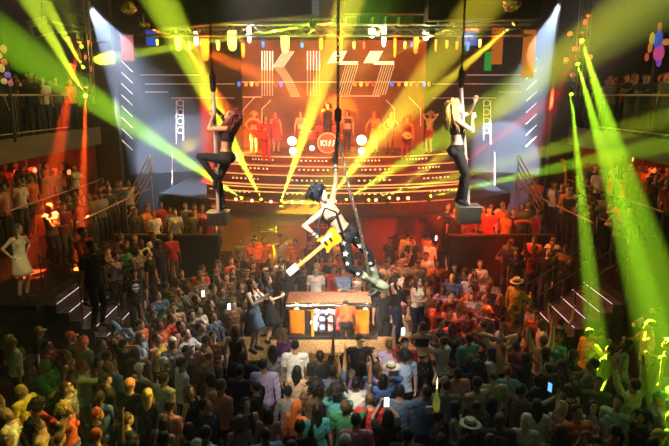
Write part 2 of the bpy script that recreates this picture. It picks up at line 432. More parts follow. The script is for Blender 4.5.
# ---- hair and hats, in the head's own frame (origin between the ears, face to -Y)
def _noise(p, s): 
    return math.sin(p.x * 61 * s + 1.3) * math.sin(p.y * 53 * s + .7) * math.sin(p.z * 47 * s + 2.1)
def hair_mesh(kind):
    mb = MB(); n, m = 22, 14; vs = []; fs = []
    big = {'short': 1.09, 'long': 1.12, 'curly': 1.42, 'bun': 1.07, 'buzz': 1.03, 'ponytail': 1.07, 'mane': 1.30}[kind]
    rough = {'short': .05, 'long': .03, 'curly': .16, 'bun': .02, 'buzz': .005, 'ponytail': .02, 'mane': .13}[kind]
    low = {'short': -.02, 'buzz': -.01, 'bun': -.03, 'ponytail': -.03, 'long': -.06, 'curly': -.09, 'mane': -.10}[kind]
    for i in range(m + 1):
        t = PI * i / m
        for k in range(n):
            a = 2 * PI * k / n
            d = V((math.sin(t) * math.cos(a), math.sin(t) * math.sin(a), math.cos(t)))
            p = V((d.x * .076, d.y * .097, d.z * .091)) * big
            p *= 1 + rough * _noise(d, .25 if kind in ('curly', 'mane') else .5) * 2
            p += V((0, .014 + (.008 if big > 1.2 else 0), .037))
            # hairline: face stays free
            face = p.y < -.045
            lim = .078 if face else low - (.02 if p.y > .04 else 0)
            if abs(p.y + .045) < .03: lim = (.078 + low) / 2
            if p.z < lim:
                q = V((p.x * .86, .012 + (p.y - .012) * .80, lim)); p = q
                if i == m or True: p.z = lim + .004 * _noise(d, 1)
            vs.append(p)
    for i in range(m):
        for k in range(n): fs.append((i * n + k, i * n + (k + 1) % n, (i + 1) * n + (k + 1) % n, (i + 1) * n + k))
    mb.add(vs, fs)
    X, Y, Z = V((1, 0, 0)), V((0, 1, 0)), V((0, 0, 1))
    if kind in ('long', 'mane'):
        w = 1.0 if kind == 'long' else 1.35
        rings = []
        for i in range(9):
            f = i / 8
            rings.append((V((.006 * math.sin(f * 7), .045 + .055 * f, .06 - .40 * f)), X, Y, (.080 + .022 * math.sin(f * 5)) * w * (1 - .35 * f * f), (.05 - .018 * f) * w))
        mb.loft(rings, 16)
        for sg in (-1, 1):
            mb.loft([(V((sg * (.073 + .018 * f * w), .012 - .02 * f, .05 - .27 * f)), X, Y, .020 * (1 - .4 * f) * w, .036 * (1 - .3 * f) * w) for f in [j / 5 for j in range(6)]], 10)
    if kind in ('mane', 'curly'):
        rnd = random.Random(5)
        for q in range(70 if kind == 'mane' else 46):
            a = rnd.uniform(.0, PI) if kind == 'mane' else rnd.uniform(-.35, PI + .35); t = rnd.uniform(.25, 1.55)
            p = V((.092 * math.sin(t) * math.cos(a), .02 + .108 * math.sin(t) * math.sin(a), .035 + .10 * math.cos(t)))
            L = rnd.uniform(.24, .46) if kind == 'mane' else rnd.uniform(.05, .11); ph = rnd.uniform(0, 6)
            o_ = V((p.x, p.y - .02, 0)).normalized()
            mb.tube([p + o_ * (.03 + (.07 if kind == 'mane' else .05) * f + .016 * math.sin(f * 11 + ph)) + V((.014 * math.cos(f * 9 + ph), 0, .02 * f - L * f * f)) for f in [j / 6 for j in range(7)]], .019, 6, r1=.006)
    if kind == 'ponytail':
        mb.loft([(V((0, .10 + .06 * math.sin(f * 2.2), .09 - .30 * f * f - .02 * f)), X, Y, .022 + .02 * math.sin(f * PI), .022 + .016 * math.sin(f * PI)) for f in [j / 8 for j in range(9)]], 12)
    if kind == 'bun':
        mb.ball((0, .075, .125), (.045, .045, .042))
    return mb.mesh('hair_' + kind, mat('hair', (.02, .015, .012), .5), 'all')
HAIR = {}
def hat_mesh(kind):
    mb = MB(); X, Y = V((1, 0, 0)), V((0, 1, 0))
    if kind == 'cap':
        mb.loft([(V((0, .012, .035 + .10 * math.sin(t))), X, Y, .086 * math.cos(t) + .001, .104 * math.cos(t) + .001) for t in [j * PI / 2 / 7 for j in range(8)]], 20)
        pts = [(-.062, 0), (-.058, .05), (-.03, .082), (0, .09), (.03, .082), (.058, .05), (.062, 0)]
        vs = [V((x, -.075 - y, .048 - y * .12)) for x, y in pts] + [V((x, -.075 - y, .040 - y * .12)) for x, y in pts]; n = 7
        mb.add(vs, [tuple(range(n)), tuple(range(2 * n - 1, n - 1, -1))] + [(i, i + n, (i + 1) % n + n, (i + 1) % n) for i in range(n)])
        mb.ball((0, .012, .136), .008)
    elif kind == 'straw_hat':
        mb.loft([(V((0, .012, z)), X, Y, r * .95, r * 1.08) for z, r in ((.045, .092), (.052, .17), (.058, .17), (.062, .098), (.10, .094), (.140, .086), (.150, .07), (.142, .03), (.14, .002))], 24)
    elif kind == 'hat_band':
        mb.loft([(V((0, .012, z)), X, Y, r * .95, r * 1.08) for z, r in ((.064, .098), (.064, .103), (.092, .100), (.092, .095))], 24, closed=True)
    elif kind == 'headscarf':
        mb.loft([(V((0, .012, .00 + .145 * math.sin(t))), X, Y, .090 * math.cos(t) ** .7 + .001, .108 * math.cos(t) ** .7 + .001) for t in [j * PI / 2 / 7 for j in range(8)]], 20)
        mb.loft([(V((.03 * f, .06 + .05 * f, .06 - .34 * f)), X, Y, .086 * (1 - .55 * f), .045 * (1 - .4 * f)) for f in [j / 6 for j in range(7)]], 14)
    elif kind == 'party_hat':
        mb.loft([(V((0, .01, .11)), X, Y, .06, .06), (V((0, .01, .20)), X, Y, .03, .03), (V((0, .01, .29)), X, Y, .003, .003)], 16)
        for k in range(9):
            a = k * 2 * PI / 9
            mb.loft([(V((.062 * math.cos(a), .01 + .062 * math.sin(a), .11)), X, Y, .012, .012), (V((.10 * math.cos(a), .01 + .10 * math.sin(a), .135 + .03 * math.sin(k * 2.2))), X, Y, .002, .002)], 6)
    return mb.mesh(kind, mat('cloth', (.2, .2, .2)), True)
HATS = {}
def sunglasses_mesh():
    mb = MB()
    for sg in (-1, 1):
        mb.ball((sg * .030, -.100, .012), (.024, .006, .017), 12, 6)
        mb.box((sg * .068, -.045, .018), (.005, .11, .006))
    mb.box((0, -.102, .018), (.02, .006, .006))
    return mb.mesh('sunglasses', mat('black_gloss', (.01, .01, .012), .15), True)

def part(name, me, parent, m, M=None):
    o = bpy.data.objects.new(name, me); COL.objects.link(o); o.parent = parent
    if len(o.material_slots):
        o.material_slots[0].link = 'OBJECT'; o.material_slots[0].material = m
    if M is not None: o.matrix_local = M
    return o
def head_mat(B, s=1.0):
    f = B['fig']; return Matrix.Translation(f.headC) @ f.headR.to_4x4() @ Matrix.Scale(s, 4)
SKIN = {'tan': (.42, .24, .15), 'fair': (.60, .40, .30), 'brown': (.27, .15, .09), 'deep': (.13, .075, .05)}
def dress_up(B, root, skin='tan', top=None, bottom=None, hair=None, hat=None, shoes=None, glasses=False, print_=None, noise=0.12):
    part('body', B['body'], root, mat('skin_' + skin, SKIN[skin], .5, noise=.08, nscale=30))
    def cl(name, col): return mat(name.replace('_', ' ') + ' cloth', col, .85, noise=noise, nscale=9)
    if top:
        k, c = top
        if k == 'dress': part('dress', dress_mesh(B), root, cl('dress', c))
        elif k in GARM: part(k, shell(B, k, *GARM[k]), root, cl(k, c))
    if bottom:
        k, c = bottom
        if k == 'skirt': part('skirt', skirt_mesh(B), root, cl('skirt', c))
        else: part(k, shell(B, k, *GARM[k]), root, cl(k, c))
    if shoes: part(shoes[0], shell(B, shoes[0], *GARM[shoes[0]]), root, mat('shoe leather', shoes[1], .4))
    if hair:
        k, c = hair
        if k not in HAIR: HAIR[k] = hair_mesh(k)
        part('hair', HAIR[k], root, mat('hair', c, .45, noise=.3, nscale=40), head_mat(B))
    if hat:
        k, c = hat
        if k not in HATS: HATS[k] = hat_mesh(k)
        h = part({'straw_hat': 'straw_hat'}.get(k, k), HATS[k], root, mat('hat ' + k, c, .8, noise=.15, nscale=30), head_mat(B))
        if k == 'straw_hat':
            if 'hat_band' not in HATS: HATS['hat_band'] = hat_mesh('hat_band')
            part('hat_band', HATS['hat_band'], h, mat('hat band', (.02, .02, .02), .8))
    if glasses:
        if 'g' not in HATS: HATS['g'] = sunglasses_mesh()
        part('sunglasses', HATS['g'], root, mat('black_gloss', (.01, .01, .012), .15), head_mat(B))
    if print_:
        f = B['fig']
        def pr(B_):
            d = B_['co'] - np.array(f.chest + f.up * .03); x = d @ np.array(f.ax_s); z = d @ np.array(f.up); y = d @ np.array(f.front)
            return (B_['reg'] == 'torso') & (y > .03) & ((x / .085) ** 2 + (z / .10) ** 2 < 1) & ((np.abs(np.abs(x) - .032) > .016) | (np.abs(z - .02) > .02)) & ~((np.abs(x) < .05) & (np.abs(z + .055) < .010))
        part('shirt_print', shell(B, 'print', pr, .020), root, mat('print', print_, .8))
    return root
# ---------------------------------------------------------------- the room
def nodes(m): return m.node_tree
def panel_mat(name, c1, c2, scale=(1, 1, 1), rough=.6, metal=0.0, bump=.0):
    m = mat(name, c1, rough, metal); nt = m.node_tree; b = nt.nodes['Principled BSDF']
    tc = nt.nodes.new('ShaderNodeTexCoord'); mp = nt.nodes.new('ShaderNodeMapping'); mp.inputs['Scale'].default_value = scale
    nz = nt.nodes.new('ShaderNodeTexNoise'); nz.inputs['Scale'].default_value = 1.0; nz.inputs['Detail'].default_value = 6
    rp = nt.nodes.new('ShaderNodeValToRGB'); rp.color_ramp.elements[0].position = .35; rp.color_ramp.elements[1].position = .68
    rp.color_ramp.elements[0].color = (*c1, 1); rp.color_ramp.elements[1].color = (*c2, 1)
    nt.links.new(tc.outputs['Object'], mp.inputs['Vector']); nt.links.new(mp.outputs[0], nz.inputs['Vector'])
    nt.links.new(nz.outputs['Fac'], rp.inputs[0]); nt.links.new(rp.outputs[0], b.inputs['Base Color'])
    return m
def glow(name, col, s): return mat(name, col, .5, emit=s)
M_BLACK = mat('black paint', (.012, .012, .013), .55)
M_CEIL = panel_mat('ceiling paint', (.010, .010, .010), (.03, .028, .026), (1.5, 1.5, 1.5), .7)
M_FLOOR = panel_mat('dance floor', (.02, .02, .022), (.05, .045, .045), (2, 2, 2), .35)
M_WALLD = panel_mat('dark wall', (.018, .014, .012), (.045, .034, .026), (1, 1, 1), .7)
M_WALLR = panel_mat('oxblood wall', (.16, .03, .018), (.26, .05, .028), (1.2, 1.2, 1.2), .6)
M_WALLB = panel_mat('ochre wall', (.30, .14, .04), (.40, .20, .06), (1.2, 1.2, 1.2), .6)
M_WALLO = panel_mat('olive fascia', (.07, .065, .03), (.11, .10, .045), (1.5, .6, 3), .6)
M_DECK = panel_mat('terrace deck', (.006, .0055, .005), (.014, .013, .012), (2, 2, 2), .5)
M_STEEL = mat('brushed steel', (.55, .54, .52), .28, 1.0)
M_CHROME = mat('chrome', (.8, .8, .8), .12, 1.0)
M_RAIL = mat('rail brass', (.55, .42, .25), .35, .9)
M_STAGE = panel_mat('stage boards', (.06, .026, .016), (.10, .042, .024), (3, .4, 1), .4)
M_RISER = panel_mat('stage riser', (.10, .04, .03), (.15, .06, .04), (1, 1, 1), .5)
M_LINE = glow('led line amber', (1, .42, .12), 1.3)
M_LINEW = glow('led tube white', (1, .82, .80), 2.6)

def box_obj(name, lo, hi, m, kind='structure', bev=0.0):
    lo, hi = V(lo), V(hi)
    o = MB().box((0, 0, 0), tuple(hi - lo), bev=bev).build(name, m, loc=(lo + hi) / 2)
    if kind: o['kind'] = kind
    return o
ZC = 11.2
box_obj('floor', (-12, -3, -.3), (12, 27.2, 0), M_FLOOR)
box_obj('ceiling', (-12, -3, ZC), (12, 27.2, ZC + .3), M_CEIL)
box_obj('wall_left', (-12.3, -3, 0), (-12, 27.2, ZC), M_WALLD)
box_obj('wall_right', (12, -3, 0), (12.3, 27.2, ZC), M_WALLD)
box_obj('wall_front', (-12.3, -3.3, 0), (12.3, -3, ZC), M_WALLD)
box_obj('wall_back', (-12.3, 27.2, 0), (12.3, 27.5, ZC), M_WALLD)
for sg, nm in ((-1, 'left'), (1, 'right')):
    a, b = sorted((sg * 12, sg * 7.75))
    box_obj('wall_wing_' + nm, (a, 21.0, 0), (b, 21.3, ZC), M_WALLD)
    a, b = sorted((sg * 12, sg * 8.6))
    box_obj('wall_alcove_' + nm, (a, 20.6, 0), (b, 20.95, 5.0), M_WALLR)
# terraces, lower to upper, each side
for sg, nm in ((-1, 'left'), (1, 'right')):
    def tb(name, x0, x1, y0, y1, z):
        a, b = sorted((sg * x0, sg * x1)); return box_obj(name, (a, y0, 0), (b, y1, z), M_DECK)
    tb('floor_terrace_low_' + nm, 4.7, 6.8, 14.7, 17.2, .9)
    tb('floor_terrace_front_' + nm, 5.2, 6.8, 9.8, 12.7, .45)
    tb('floor_terrace_mid_' + nm, 6.8, 8.3, 10.2, 20.5, 2.1)
    tb('floor_terrace_high_' + nm, 8.3, 12, 8.8, 20.6, 2.7)
    tb('floor_vip_' + nm, 3.5, 6.8, 17.4, 19.3, 1.45)
    # balcony slab above
    a, b = sorted((sg * 8.3, sg * 12))
    box_obj('floor_balcony_' + nm, (a, 9.0, 5.15), (b, 20.6, 5.55), M_DECK)
    a, b = sorted((sg * 8.22, sg * 8.3))
    box_obj('trim_balcony_' + nm, (a, 9.0, 5.02), (b, 20.6, 5.62), M_WALLO)
    # stairs down to the dance floor, lit nosings
    st = empty('staircase', (sg * 6.0, 13.7, .9), f'dark {nm} staircase with glowing white step edges down to the dance floor', 'stairs')
    for i in range(6):
        x = sg * (6.8 - .28 * (i + 1)); z = 2.1 - (i + 1) * .2
        t = MB().box((x + sg * .14 - st.location.x, 0, (z + 0) / 2 - .9), (.28, 1.7, max(z, .1)), bev=.01).build('step', panel_mat('stair tread', (.06, .045, .06), (.13, .09, .12), (3, 3, 3), .25), st)  # purple glow on the stairs is put into the tread colour
        MB().box((x - st.location.x + sg * .005, 0, z - .9 + .008), (.014, 1.6, .012), bev=.003).build('step_light', glow('step light', (.9, .85, .95), .8), t)
    for y in (-.8, -.1, .8):
        r = MB()
        r.tube([(sg * .85, y, 2.2), (-sg * .95, y, .95)], .022)
        for f in (.02, .5, .98): r.tube([(sg * (.85 - 1.8 * f), y, 2.2 - 1.25 * f), (sg * (.85 - 1.8 * f), y, 1.2 - 1.25 * f - .1)], .018)
        r.build('handrail', M_BLACK, st, True)

def railing(name, pts, h, label, m=M_RAIL, bars=(1.0,), post=1.1, group=None, glass=None):
    """level or sloping guard rail along pts (feet of the posts)"""
    pts = [V(p) for p in pts]; c = pts[0].copy()
    t = empty(name, c, label, 'railing', group)
    for b in bars:
        MB().tube([p - c + V((0, 0, h * b)) for p in pts], .028 if b == 1.0 else .016).build('top_rail' if b == 1.0 else 'lower_rail', m, t, True)
    for a, b in zip(pts[:-1], pts[1:]):
        n = max(1, int((b - a).length / post))
        for k in range(n + (1 if b is pts[-1] else 0)):
            p = a.lerp(b, k / n) - c
            MB().tube([p, p + V((0, 0, h))], .02).build('post', mat('post steel', (.10, .09, .08), .4, .6), t, True)
    if glass:
        for a, b in zip(pts[:-1], pts[1:]):
            d = (b - a); n = d.cross(V((0, 0, 1))).normalized() * .008
            g = MB(); z0, z1 = V((0, 0, .08)), V((0, 0, h * .9)); a_, b_ = a - c, b - c
            vs = [a_ + z0 - n, b_ + z0 - n, b_ + z1 - n, a_ + z1 - n, a_ + z0 + n, b_ + z0 + n, b_ + z1 + n, a_ + z1 + n]
            g.add(vs, [(0, 1, 2, 3), (7, 6, 5, 4), (0, 4, 5, 1), (1, 5, 6, 2), (2, 6, 7, 3), (3, 7, 4, 0)]); g.build('mesh_panel', glass, t)
    return t
for sg, nm in ((-1, 'left'), (1, 'right')):
    railing('guard_rail', [(sg * 6.75, 14.75, 2.1), (sg * 6.6 , 20.4, 2.1)], 1.35, f'thin brass guard rail along the edge of the {nm} raised terrace')
    railing('guard_rail', [(sg * 8.35, 14.4, 2.7), (sg * 8.2, 20.4, 2.7)], 1.1, f'thin brass rail on the upper step of the {nm} terrace, behind another rail')
    railing('balcony_rail', [(sg * 8.28, 9.2, 5.62), (sg * 8.28, 18.4, 5.62)], 1.08, f'long pale balcony rail with slim dark posts on the {nm} upper level', m=mat('balcony rail', (.55, .45, .33), .4, .4), bars=(1.0, .1), post=1.5)
    # steep stair rail next to the wing wall
    t = empty('stair_rail', (sg * 6.95, 19.6, 2.1), f'four-bar sloping steel stair rail beside the {nm} wing wall', 'railing')
    for k in range(4): MB().tube([(0, -.6, .55 + .22 * k - .0), (sg * -.35, 1.2, 1.75 + .25 * k)], .018).build('bar', M_RAIL, t, True)
    MB().tube([(sg * -.35, 1.2, 0), (sg * -.35, 1.2, 2.5)], .02).build('post', M_RAIL, t, True)
    MB().tube([(0, -.6, 0), (0, -.6, 1.22)], .02).build('post', M_RAIL, t, True)
    # vip box front
    v = empty('booth_front', (sg * 5.15, 17.35, 1.45), f'black waist-high booth front on the {nm} side of the back wall', 'partition')
    MB().box((0, 0, -.15), (3.2, .1, 2.3), bev=.015).build('panel', M_BLACK, v)
    MB().box((0, 0, 1.04), (3.26, .2, .06), bev=.012).build('ledge', mat('dark wood', (.06, .035, .02), .35), v)
# ---------------------------------------------------------------- round stage
SY, RO = 29.9, 2.9
def arc_pts(r, z, a0, a1, n):
    r = r + RO
    return [V((r * math.sin(a0 + (a1 - a0) * k / n), SY - r * math.cos(a0 + (a1 - a0) * k / n), z)) for k in range(n + 1)]
def ring_wall(mb, r, z0, z1, a0, a1, n=40, th=.12):
    P = [arc_pts(r, z0, a0, a1, n), arc_pts(r, z1, a0, a1, n), arc_pts(r - th, z1, a0, a1, n), arc_pts(r - th, z0, a0, a1, n)]
    vs = [p for q in P for p in q]; m = n + 1; fs = []
    for j in range(4):
        for k in range(n): fs.append((j * m + k, j * m + k + 1, ((j + 1) % 4) * m + k + 1, ((j + 1) % 4) * m + k))
    fs += [(0, m, 2 * m, 3 * m), (n, n + m, n + 2 * m, n + 3 * m)]
    return mb.add(vs, fs)
A1 = .70
stage = MB(); RZ = ((7.6, 2.72, 3.10), (6.9, 3.1, 3.5), (6.2, 3.5, 3.85), (5.5, 3.85, 4.1), (4.8, 4.1, 4.37))
def half(r, x=4.75): return math.asin(x / (r + RO))
for i, (r, z0, z1) in enumerate(RZ):
    a_ = half(r)
    pts0, pts1 = arc_pts(r, z0, -a_, a_, 48), arc_pts(r, z1, -a_, a_, 48)
    yb = 27.1
    for P_ in (pts0, pts1): P_.append(V((P_[-1].x, yb, P_[-1].z))); P_.append(V((P_[0].x, yb, P_[0].z)))
    n = len(pts0); vs = pts0 + pts1
    stage.add(vs, [(k, (k + 1) % n, n + (k + 1) % n, n + k) for k in range(n)] + [tuple(range(n)), tuple(range(2 * n - 1, n - 1, -1))])
so = stage.build('floor_stage', M_STAGE); struct(so)
wing = MB(); pts0, pts1 = arc_pts(7.55, 2.72, -A1, A1, 48), arc_pts(7.55, 2.98, -A1, A1, 48)
for P_ in (pts0, pts1): P_.append(V((P_[-1].x, 27.1, P_[-1].z))); P_.append(V((P_[0].x, 27.1, P_[0].z)))
n = len(pts0); wing.add(pts0 + pts1, [(k, (k + 1) % n, n + (k + 1) % n, n + k) for k in range(n)] + [tuple(range(n)), tuple(range(2 * n - 1, n - 1, -1))])
struct(wing.build('floor_stage_wing', M_BLACK))
steps = empty('stage_steps', (0, SY, 3.1), 'wide curved steps of the round stage edged with amber light strips', 'stage')
for i, (r, z0, z1) in enumerate(RZ):
    a_ = half(r) if i else .44; e = MB(); ring_wall(e, r + .012, z1 - .022, z1 + .006, -a_, a_, 48, .03); e.v = [(x, y - SY, z - 3.1) for x, y, z in e.v]
    e.build('edge_light', M_LINE if i else glow('led line dim', (1, .3, .08), .5), steps)
    if i:                       # small lit marks along each riser
        rr = r + RO + .015; a = -.43; k = 0
        while a < .43:
            d = MB()
            for _ in range(7):
                w = random.uniform(.006, .014)
                d.box(V((rr * math.sin(a), -rr * math.cos(a), (z0 + z1) / 2 - 3.1)), (w * rr * .7, .02, .05), rot=Matrix.Rotation(a, 3, 'Z')); a += w + .010
            d.build('riser_light', glow('riser lights', (1, .72, .42), 1.3), steps); a += .13
hr = MB(); hr.tube([p - V((0, SY, 3.1)) for p in arc_pts(7.3, 3.66, -.455, .455, 40)], .022); hr.build('hand_rail', M_LINE, steps, True)
hr = MB(); hr.tube([p - V((0, SY, 3.1)) for p in arc_pts(7.4, 3.42, -.45, .45, 40)], .018); hr.build('hand_rail', M_LINE, steps, True)
# wall under the stage
st_ = ring_wall(MB(), 8.75, 0, .35, -.36, .36, 30, 1.5).build('floor_step_back', M_DECK); struct(st_)
def arcwall(name, r, z0, z1, a0, a1, m):
    o = ring_wall(MB(), r, z0, z1, a0, a1, 30, .15).build(name, m); return struct(o)
arcwall('wall_stage_left', 7.3, 0, 2.75, -.72, -.098, M_WALLB)
arcwall('wall_stage_middle', 7.0, 0, 2.75, -.098, .09, M_BLACK)
arcwall('wall_stage_right', 7.32, 0, 2.75, .09, .72, M_WALLR)
arcwall('trim_stage', 7.55, 2.60, 3.06, -A1, A1, mat('stage trim', (.03, .05, .03), .5))
def arc_at(px, py, r):
    r = r + RO
    d = ray(px, py); o = V((0, 0, CAM_H))
    a = d.x ** 2 + d.y ** 2; b = -2 * d.y * SY; c = SY * SY - r * r
    t = (-b - math.sqrt(max(b * b - 4 * a * c, 0))) / (2 * a); p = o + d * t
    return p, math.atan2(p.x, SY - p.y)
def lattice(px, py, w, h, cols, rows, m, label, fill):
    p, a = arc_at(px, py, 7.45); t = empty('lattice_panel', p, label, 'wall panel', rz=a)
    cw, rh = w / cols, h / rows
    for i in range(cols):
        for j in range(rows):
            x, z = -w / 2 + cw * (i + .5), -h / 2 + rh * (j + .5); b = MB(); k = .16
            W, H = cw * .86, rh * .84
            b.box((x, 0, z + H / 2), (W, .05, H * k)); b.box((x, 0, z - H / 2), (W, .05, H * k))
            b.box((x - W / 2, 0, z), (W * k, .05, H)); 
            if (i + j) % 3 != 1: b.box((x + W / 2, 0, z), (W * k, .05, H))
            b.box((x, 0, z), (W * (.9 if (i + 2 * j) % 3 else .5), .05, H * k))
            if fill and (i + j) % 2: b.box((x, 0, z), (W * k, .05, H))
            b.build('fret', m, t)
    return t
lattice(263, 222, .98, .72, 3, 4, mat('olive fret', (.16, .15, .03), .5), 'olive square fretwork panel on the ochre wall under the stage', False)
lattice(407, 223, .62, .78, 3, 3, mat('dark fret', (.03, .008, .006), .5), 'dark fretwork columns on the red wall under the stage', True)
lattice(397, 240, .24, .42, 1, 2, mat('dark fret', (.03, .008, .006), .5), 'small dark fret pair low on the red wall', True)
lattice(425, 220, .36, .20, 2, 1, mat('dark fret', (.03, .008, .006), .5), 'small dark double fret beside the fretwork columns on the red wall', False)
for px, w, lab in ((371, .62, 'dark service door with a red lit frame under the stage'), (345, .5, 'narrow dark door with red light around it behind the hanging performer')):
    p, a = arc_at(px, 236, 7.12); t = empty('service_door', (p.x, p.y, 0), lab, 'door', rz=a)
    MB().box((0, 0, 1.1), (w, .06, 2.2), bev=.01).build('door_leaf', mat('door dark red', (.10, .012, .008), .4), t)
    f = MB(); 
    for s_ in (-1, 1): f.box((s_ * (w / 2 + .04), -.02, 1.12), (.08, .1, 2.24))
    f.box((0, -.02, 2.27), (w + .16, .1, .08)); f.build('door_frame', mat('frame red', (.45, .05, .02), .4), t)
    MB().box((0, -.045, 1.45), (w * .6, .03, .8), bev=.01).build('door_panel', mat('door red', (.28, .03, .015), .4), t)
for px, py, w in ((292, 229, .8), (318, 230, .7)):
    p, a = arc_at(px, py, 7.12); t = empty('back_bar_shelf', p, 'red lit shelf of bottles %s under the stage' % ('on the dark wall' if px < 300 else 'just behind the hanging performer'), 'shelf', rz=a)
    for z in (-.18, .12): MB().box((0, -.1, z), (w, .2, .03)).build('board', mat('frame red', (.45, .05, .02), .4), t)
    MB().box((0, .02, 0), (w, .02, .5)).build('back', mat('door red', (.28, .03, .015), .4), t)
    for k in range(8):
        x = -w / 2 + .06 + k * (w - .12) / 7
        q = MB().loft([(V((0, 0, z)), V((1, 0, 0)), V((0, 1, 0)), r, r) for z, r in ((0, .03), (.13, .032), (.16, .014), (.21, .012))], 10).build('bottle', mat('bottle red %d' % (k % 3), ((.5, .08, .03), (.3, .05, .03), (.6, .2, .06))[k % 3], .2), None, True)
        q.matrix_world = Matrix.Translation(p) @ Matrix.Rotation(a, 4, 'Z') @ Matrix.Translation((x, -.1, .135))
        tag(q, 'small bottle on the red lit shelf %s' % ('on the dark wall' if px < 300 else 'behind the hanging performer'), 'bottle', 'bottles on the red shelves %d' % px)
# ---------------------------------------------------------------- screens behind the stage
def screen_mat():
    m = mat('led screen', (.02, .005, .004), .4); nt = m.node_tree; b = nt.nodes['Principled BSDF']
    tc = nt.nodes.new('ShaderNodeTexCoord'); nz = nt.nodes.new('ShaderNodeTexNoise'); nz.inputs['Scale'].default_value = .55; nz.inputs['Detail'].default_value = 3
    wv = nt.nodes.new('ShaderNodeTexWave'); wv.inputs['Scale'].default_value = 3.2; wv.inputs['Distortion'].default_value = 1.0; wv.bands_direction = 'Z'
    rp = nt.nodes.new('ShaderNodeValToRGB')
    rp.color_ramp.elements[0].position = .30; rp.color_ramp.elements[0].color = (.05, .004, .002, 1)
    rp.color_ramp.elements[1].position = .75; rp.color_ramp.elements[1].color = (.80, .09, .01, 1)
    mx = nt.nodes.new('ShaderNodeMath'); mx.operation = 'MULTIPLY_ADD'; mx.inputs[1].default_value = .10
    nt.links.new(tc.outputs['Object'], nz.inputs['Vector']); nt.links.new(tc.outputs['Object'], wv.inputs['Vector'])
    nt.links.new(wv.outputs['Fac'], mx.inputs[0]); nt.links.new(nz.outputs['Fac'], mx.inputs[2])
    nt.links.new(mx.outputs[0], rp.inputs[0]); nt.links.new(rp.outputs[0], b.inputs['Emission Color']); b.inputs['Emission Strength'].default_value = .8
    return m
YS = 26.3
def sx(px, py, Y=YS): return at(px, py, Y)
scr = empty('led_screen', (0, YS, 4.4), 'large red and orange screen behind the band showing four bright letters', 'screen')
a, b = sx(236, 40), sx(434, 165)
MB().box(((a.x + b.x) / 2, .1, (a.z + b.z) / 2 - 4.4), (b.x - a.x, .12, a.z - b.z)).build('display', screen_mat(), scr)
def bars(mb, poly_top, poly_bot, n, dots=False, w=.035):
    """n parallel strips between two horizontal edges given in photo pixels"""
    for k in range(n):
        f = k / (n - 1)
        p = sx(poly_top[0] + (poly_top[1] - poly_top[0]) * f, poly_top[2]); q = sx(poly_bot[0] + (poly_bot[1] - poly_bot[0]) * f, poly_bot[2])
        d = q - p; L = d.length; R = V((0, 0, -1)).rotation_difference(d.normalized()).to_matrix()
        m = int(L / .085) if dots else 1
        for j in range(m):
            c = p.lerp(q, (j + .5) / m); mb.box(c - V((0, YS, 4.4)), (w, .03, L / m * (.55 if dots else 1)), rot=R)
lt = lo = None
G_HI, G_LO = glow('letters bright', (1, .78, .42), 3.0), glow('letters dim', (1, .58, .22), 1.5)
def new_letter():
    global lt, lo
    lt, lo = MB(), MB()
def done_letter(): q = lt.build('letter', G_HI, scr); lo.build('lower_dots', G_LO, q)
new_letter(); bars(lt, (262, 272.5, 51), (262, 272.5, 70), 5); bars(lo, (262, 272.5, 70), (262, 272.5, 96), 5, True)
bars(lt, (284, 294, 51), (273.5, 283, 67), 5, True, .04); bars(lo, (274, 283, 67), (283, 291, 78), 5, True); bars(lo, (283, 291, 78), (292, 300, 97), 5, True)
done_letter(); new_letter(); bars(lt, (307.5, 319.5, 51), (307.5, 319.5, 70), 5); bars(lo, (307.5, 319.5, 70), (307.5, 319.5, 96), 5, True)
done_letter()
for dx in (0, 36):
    new_letter(); bars(lt, (335 + dx, 346.5 + dx, 51), (328 + dx, 340 + dx, 63), 7)
    for yy in (62, 64): 
        p, q = sx(338 + dx, yy), sx(358 + dx, yy); lt.box((p + q) / 2 - V((0, YS, 4.4)), (q.x - p.x, .03, .035))
    bars(lo, (346 + dx, 358 + dx, 65), (337 + dx, 349 + dx, 95), 6, True); done_letter()
cl = MB()
for pts in (((271, 100), (262, 109), (262, 124)), ((255, 97), (243, 110), (243, 128)), ((386, 100), (394.5, 109), (394.5, 122)), ((409, 97), (420.5, 109), (420.5, 126)), ((238, 97), (262, 97)), ((340, 96), (380, 96)), ((235, 82), (430, 82))):
    cl.tube([sx(*p) - V((0, YS + .02, 4.4)) for p in pts], .016, 6)
cl.build('outline', glow('outline amber', (1, .5, .25), 1.2), scr)
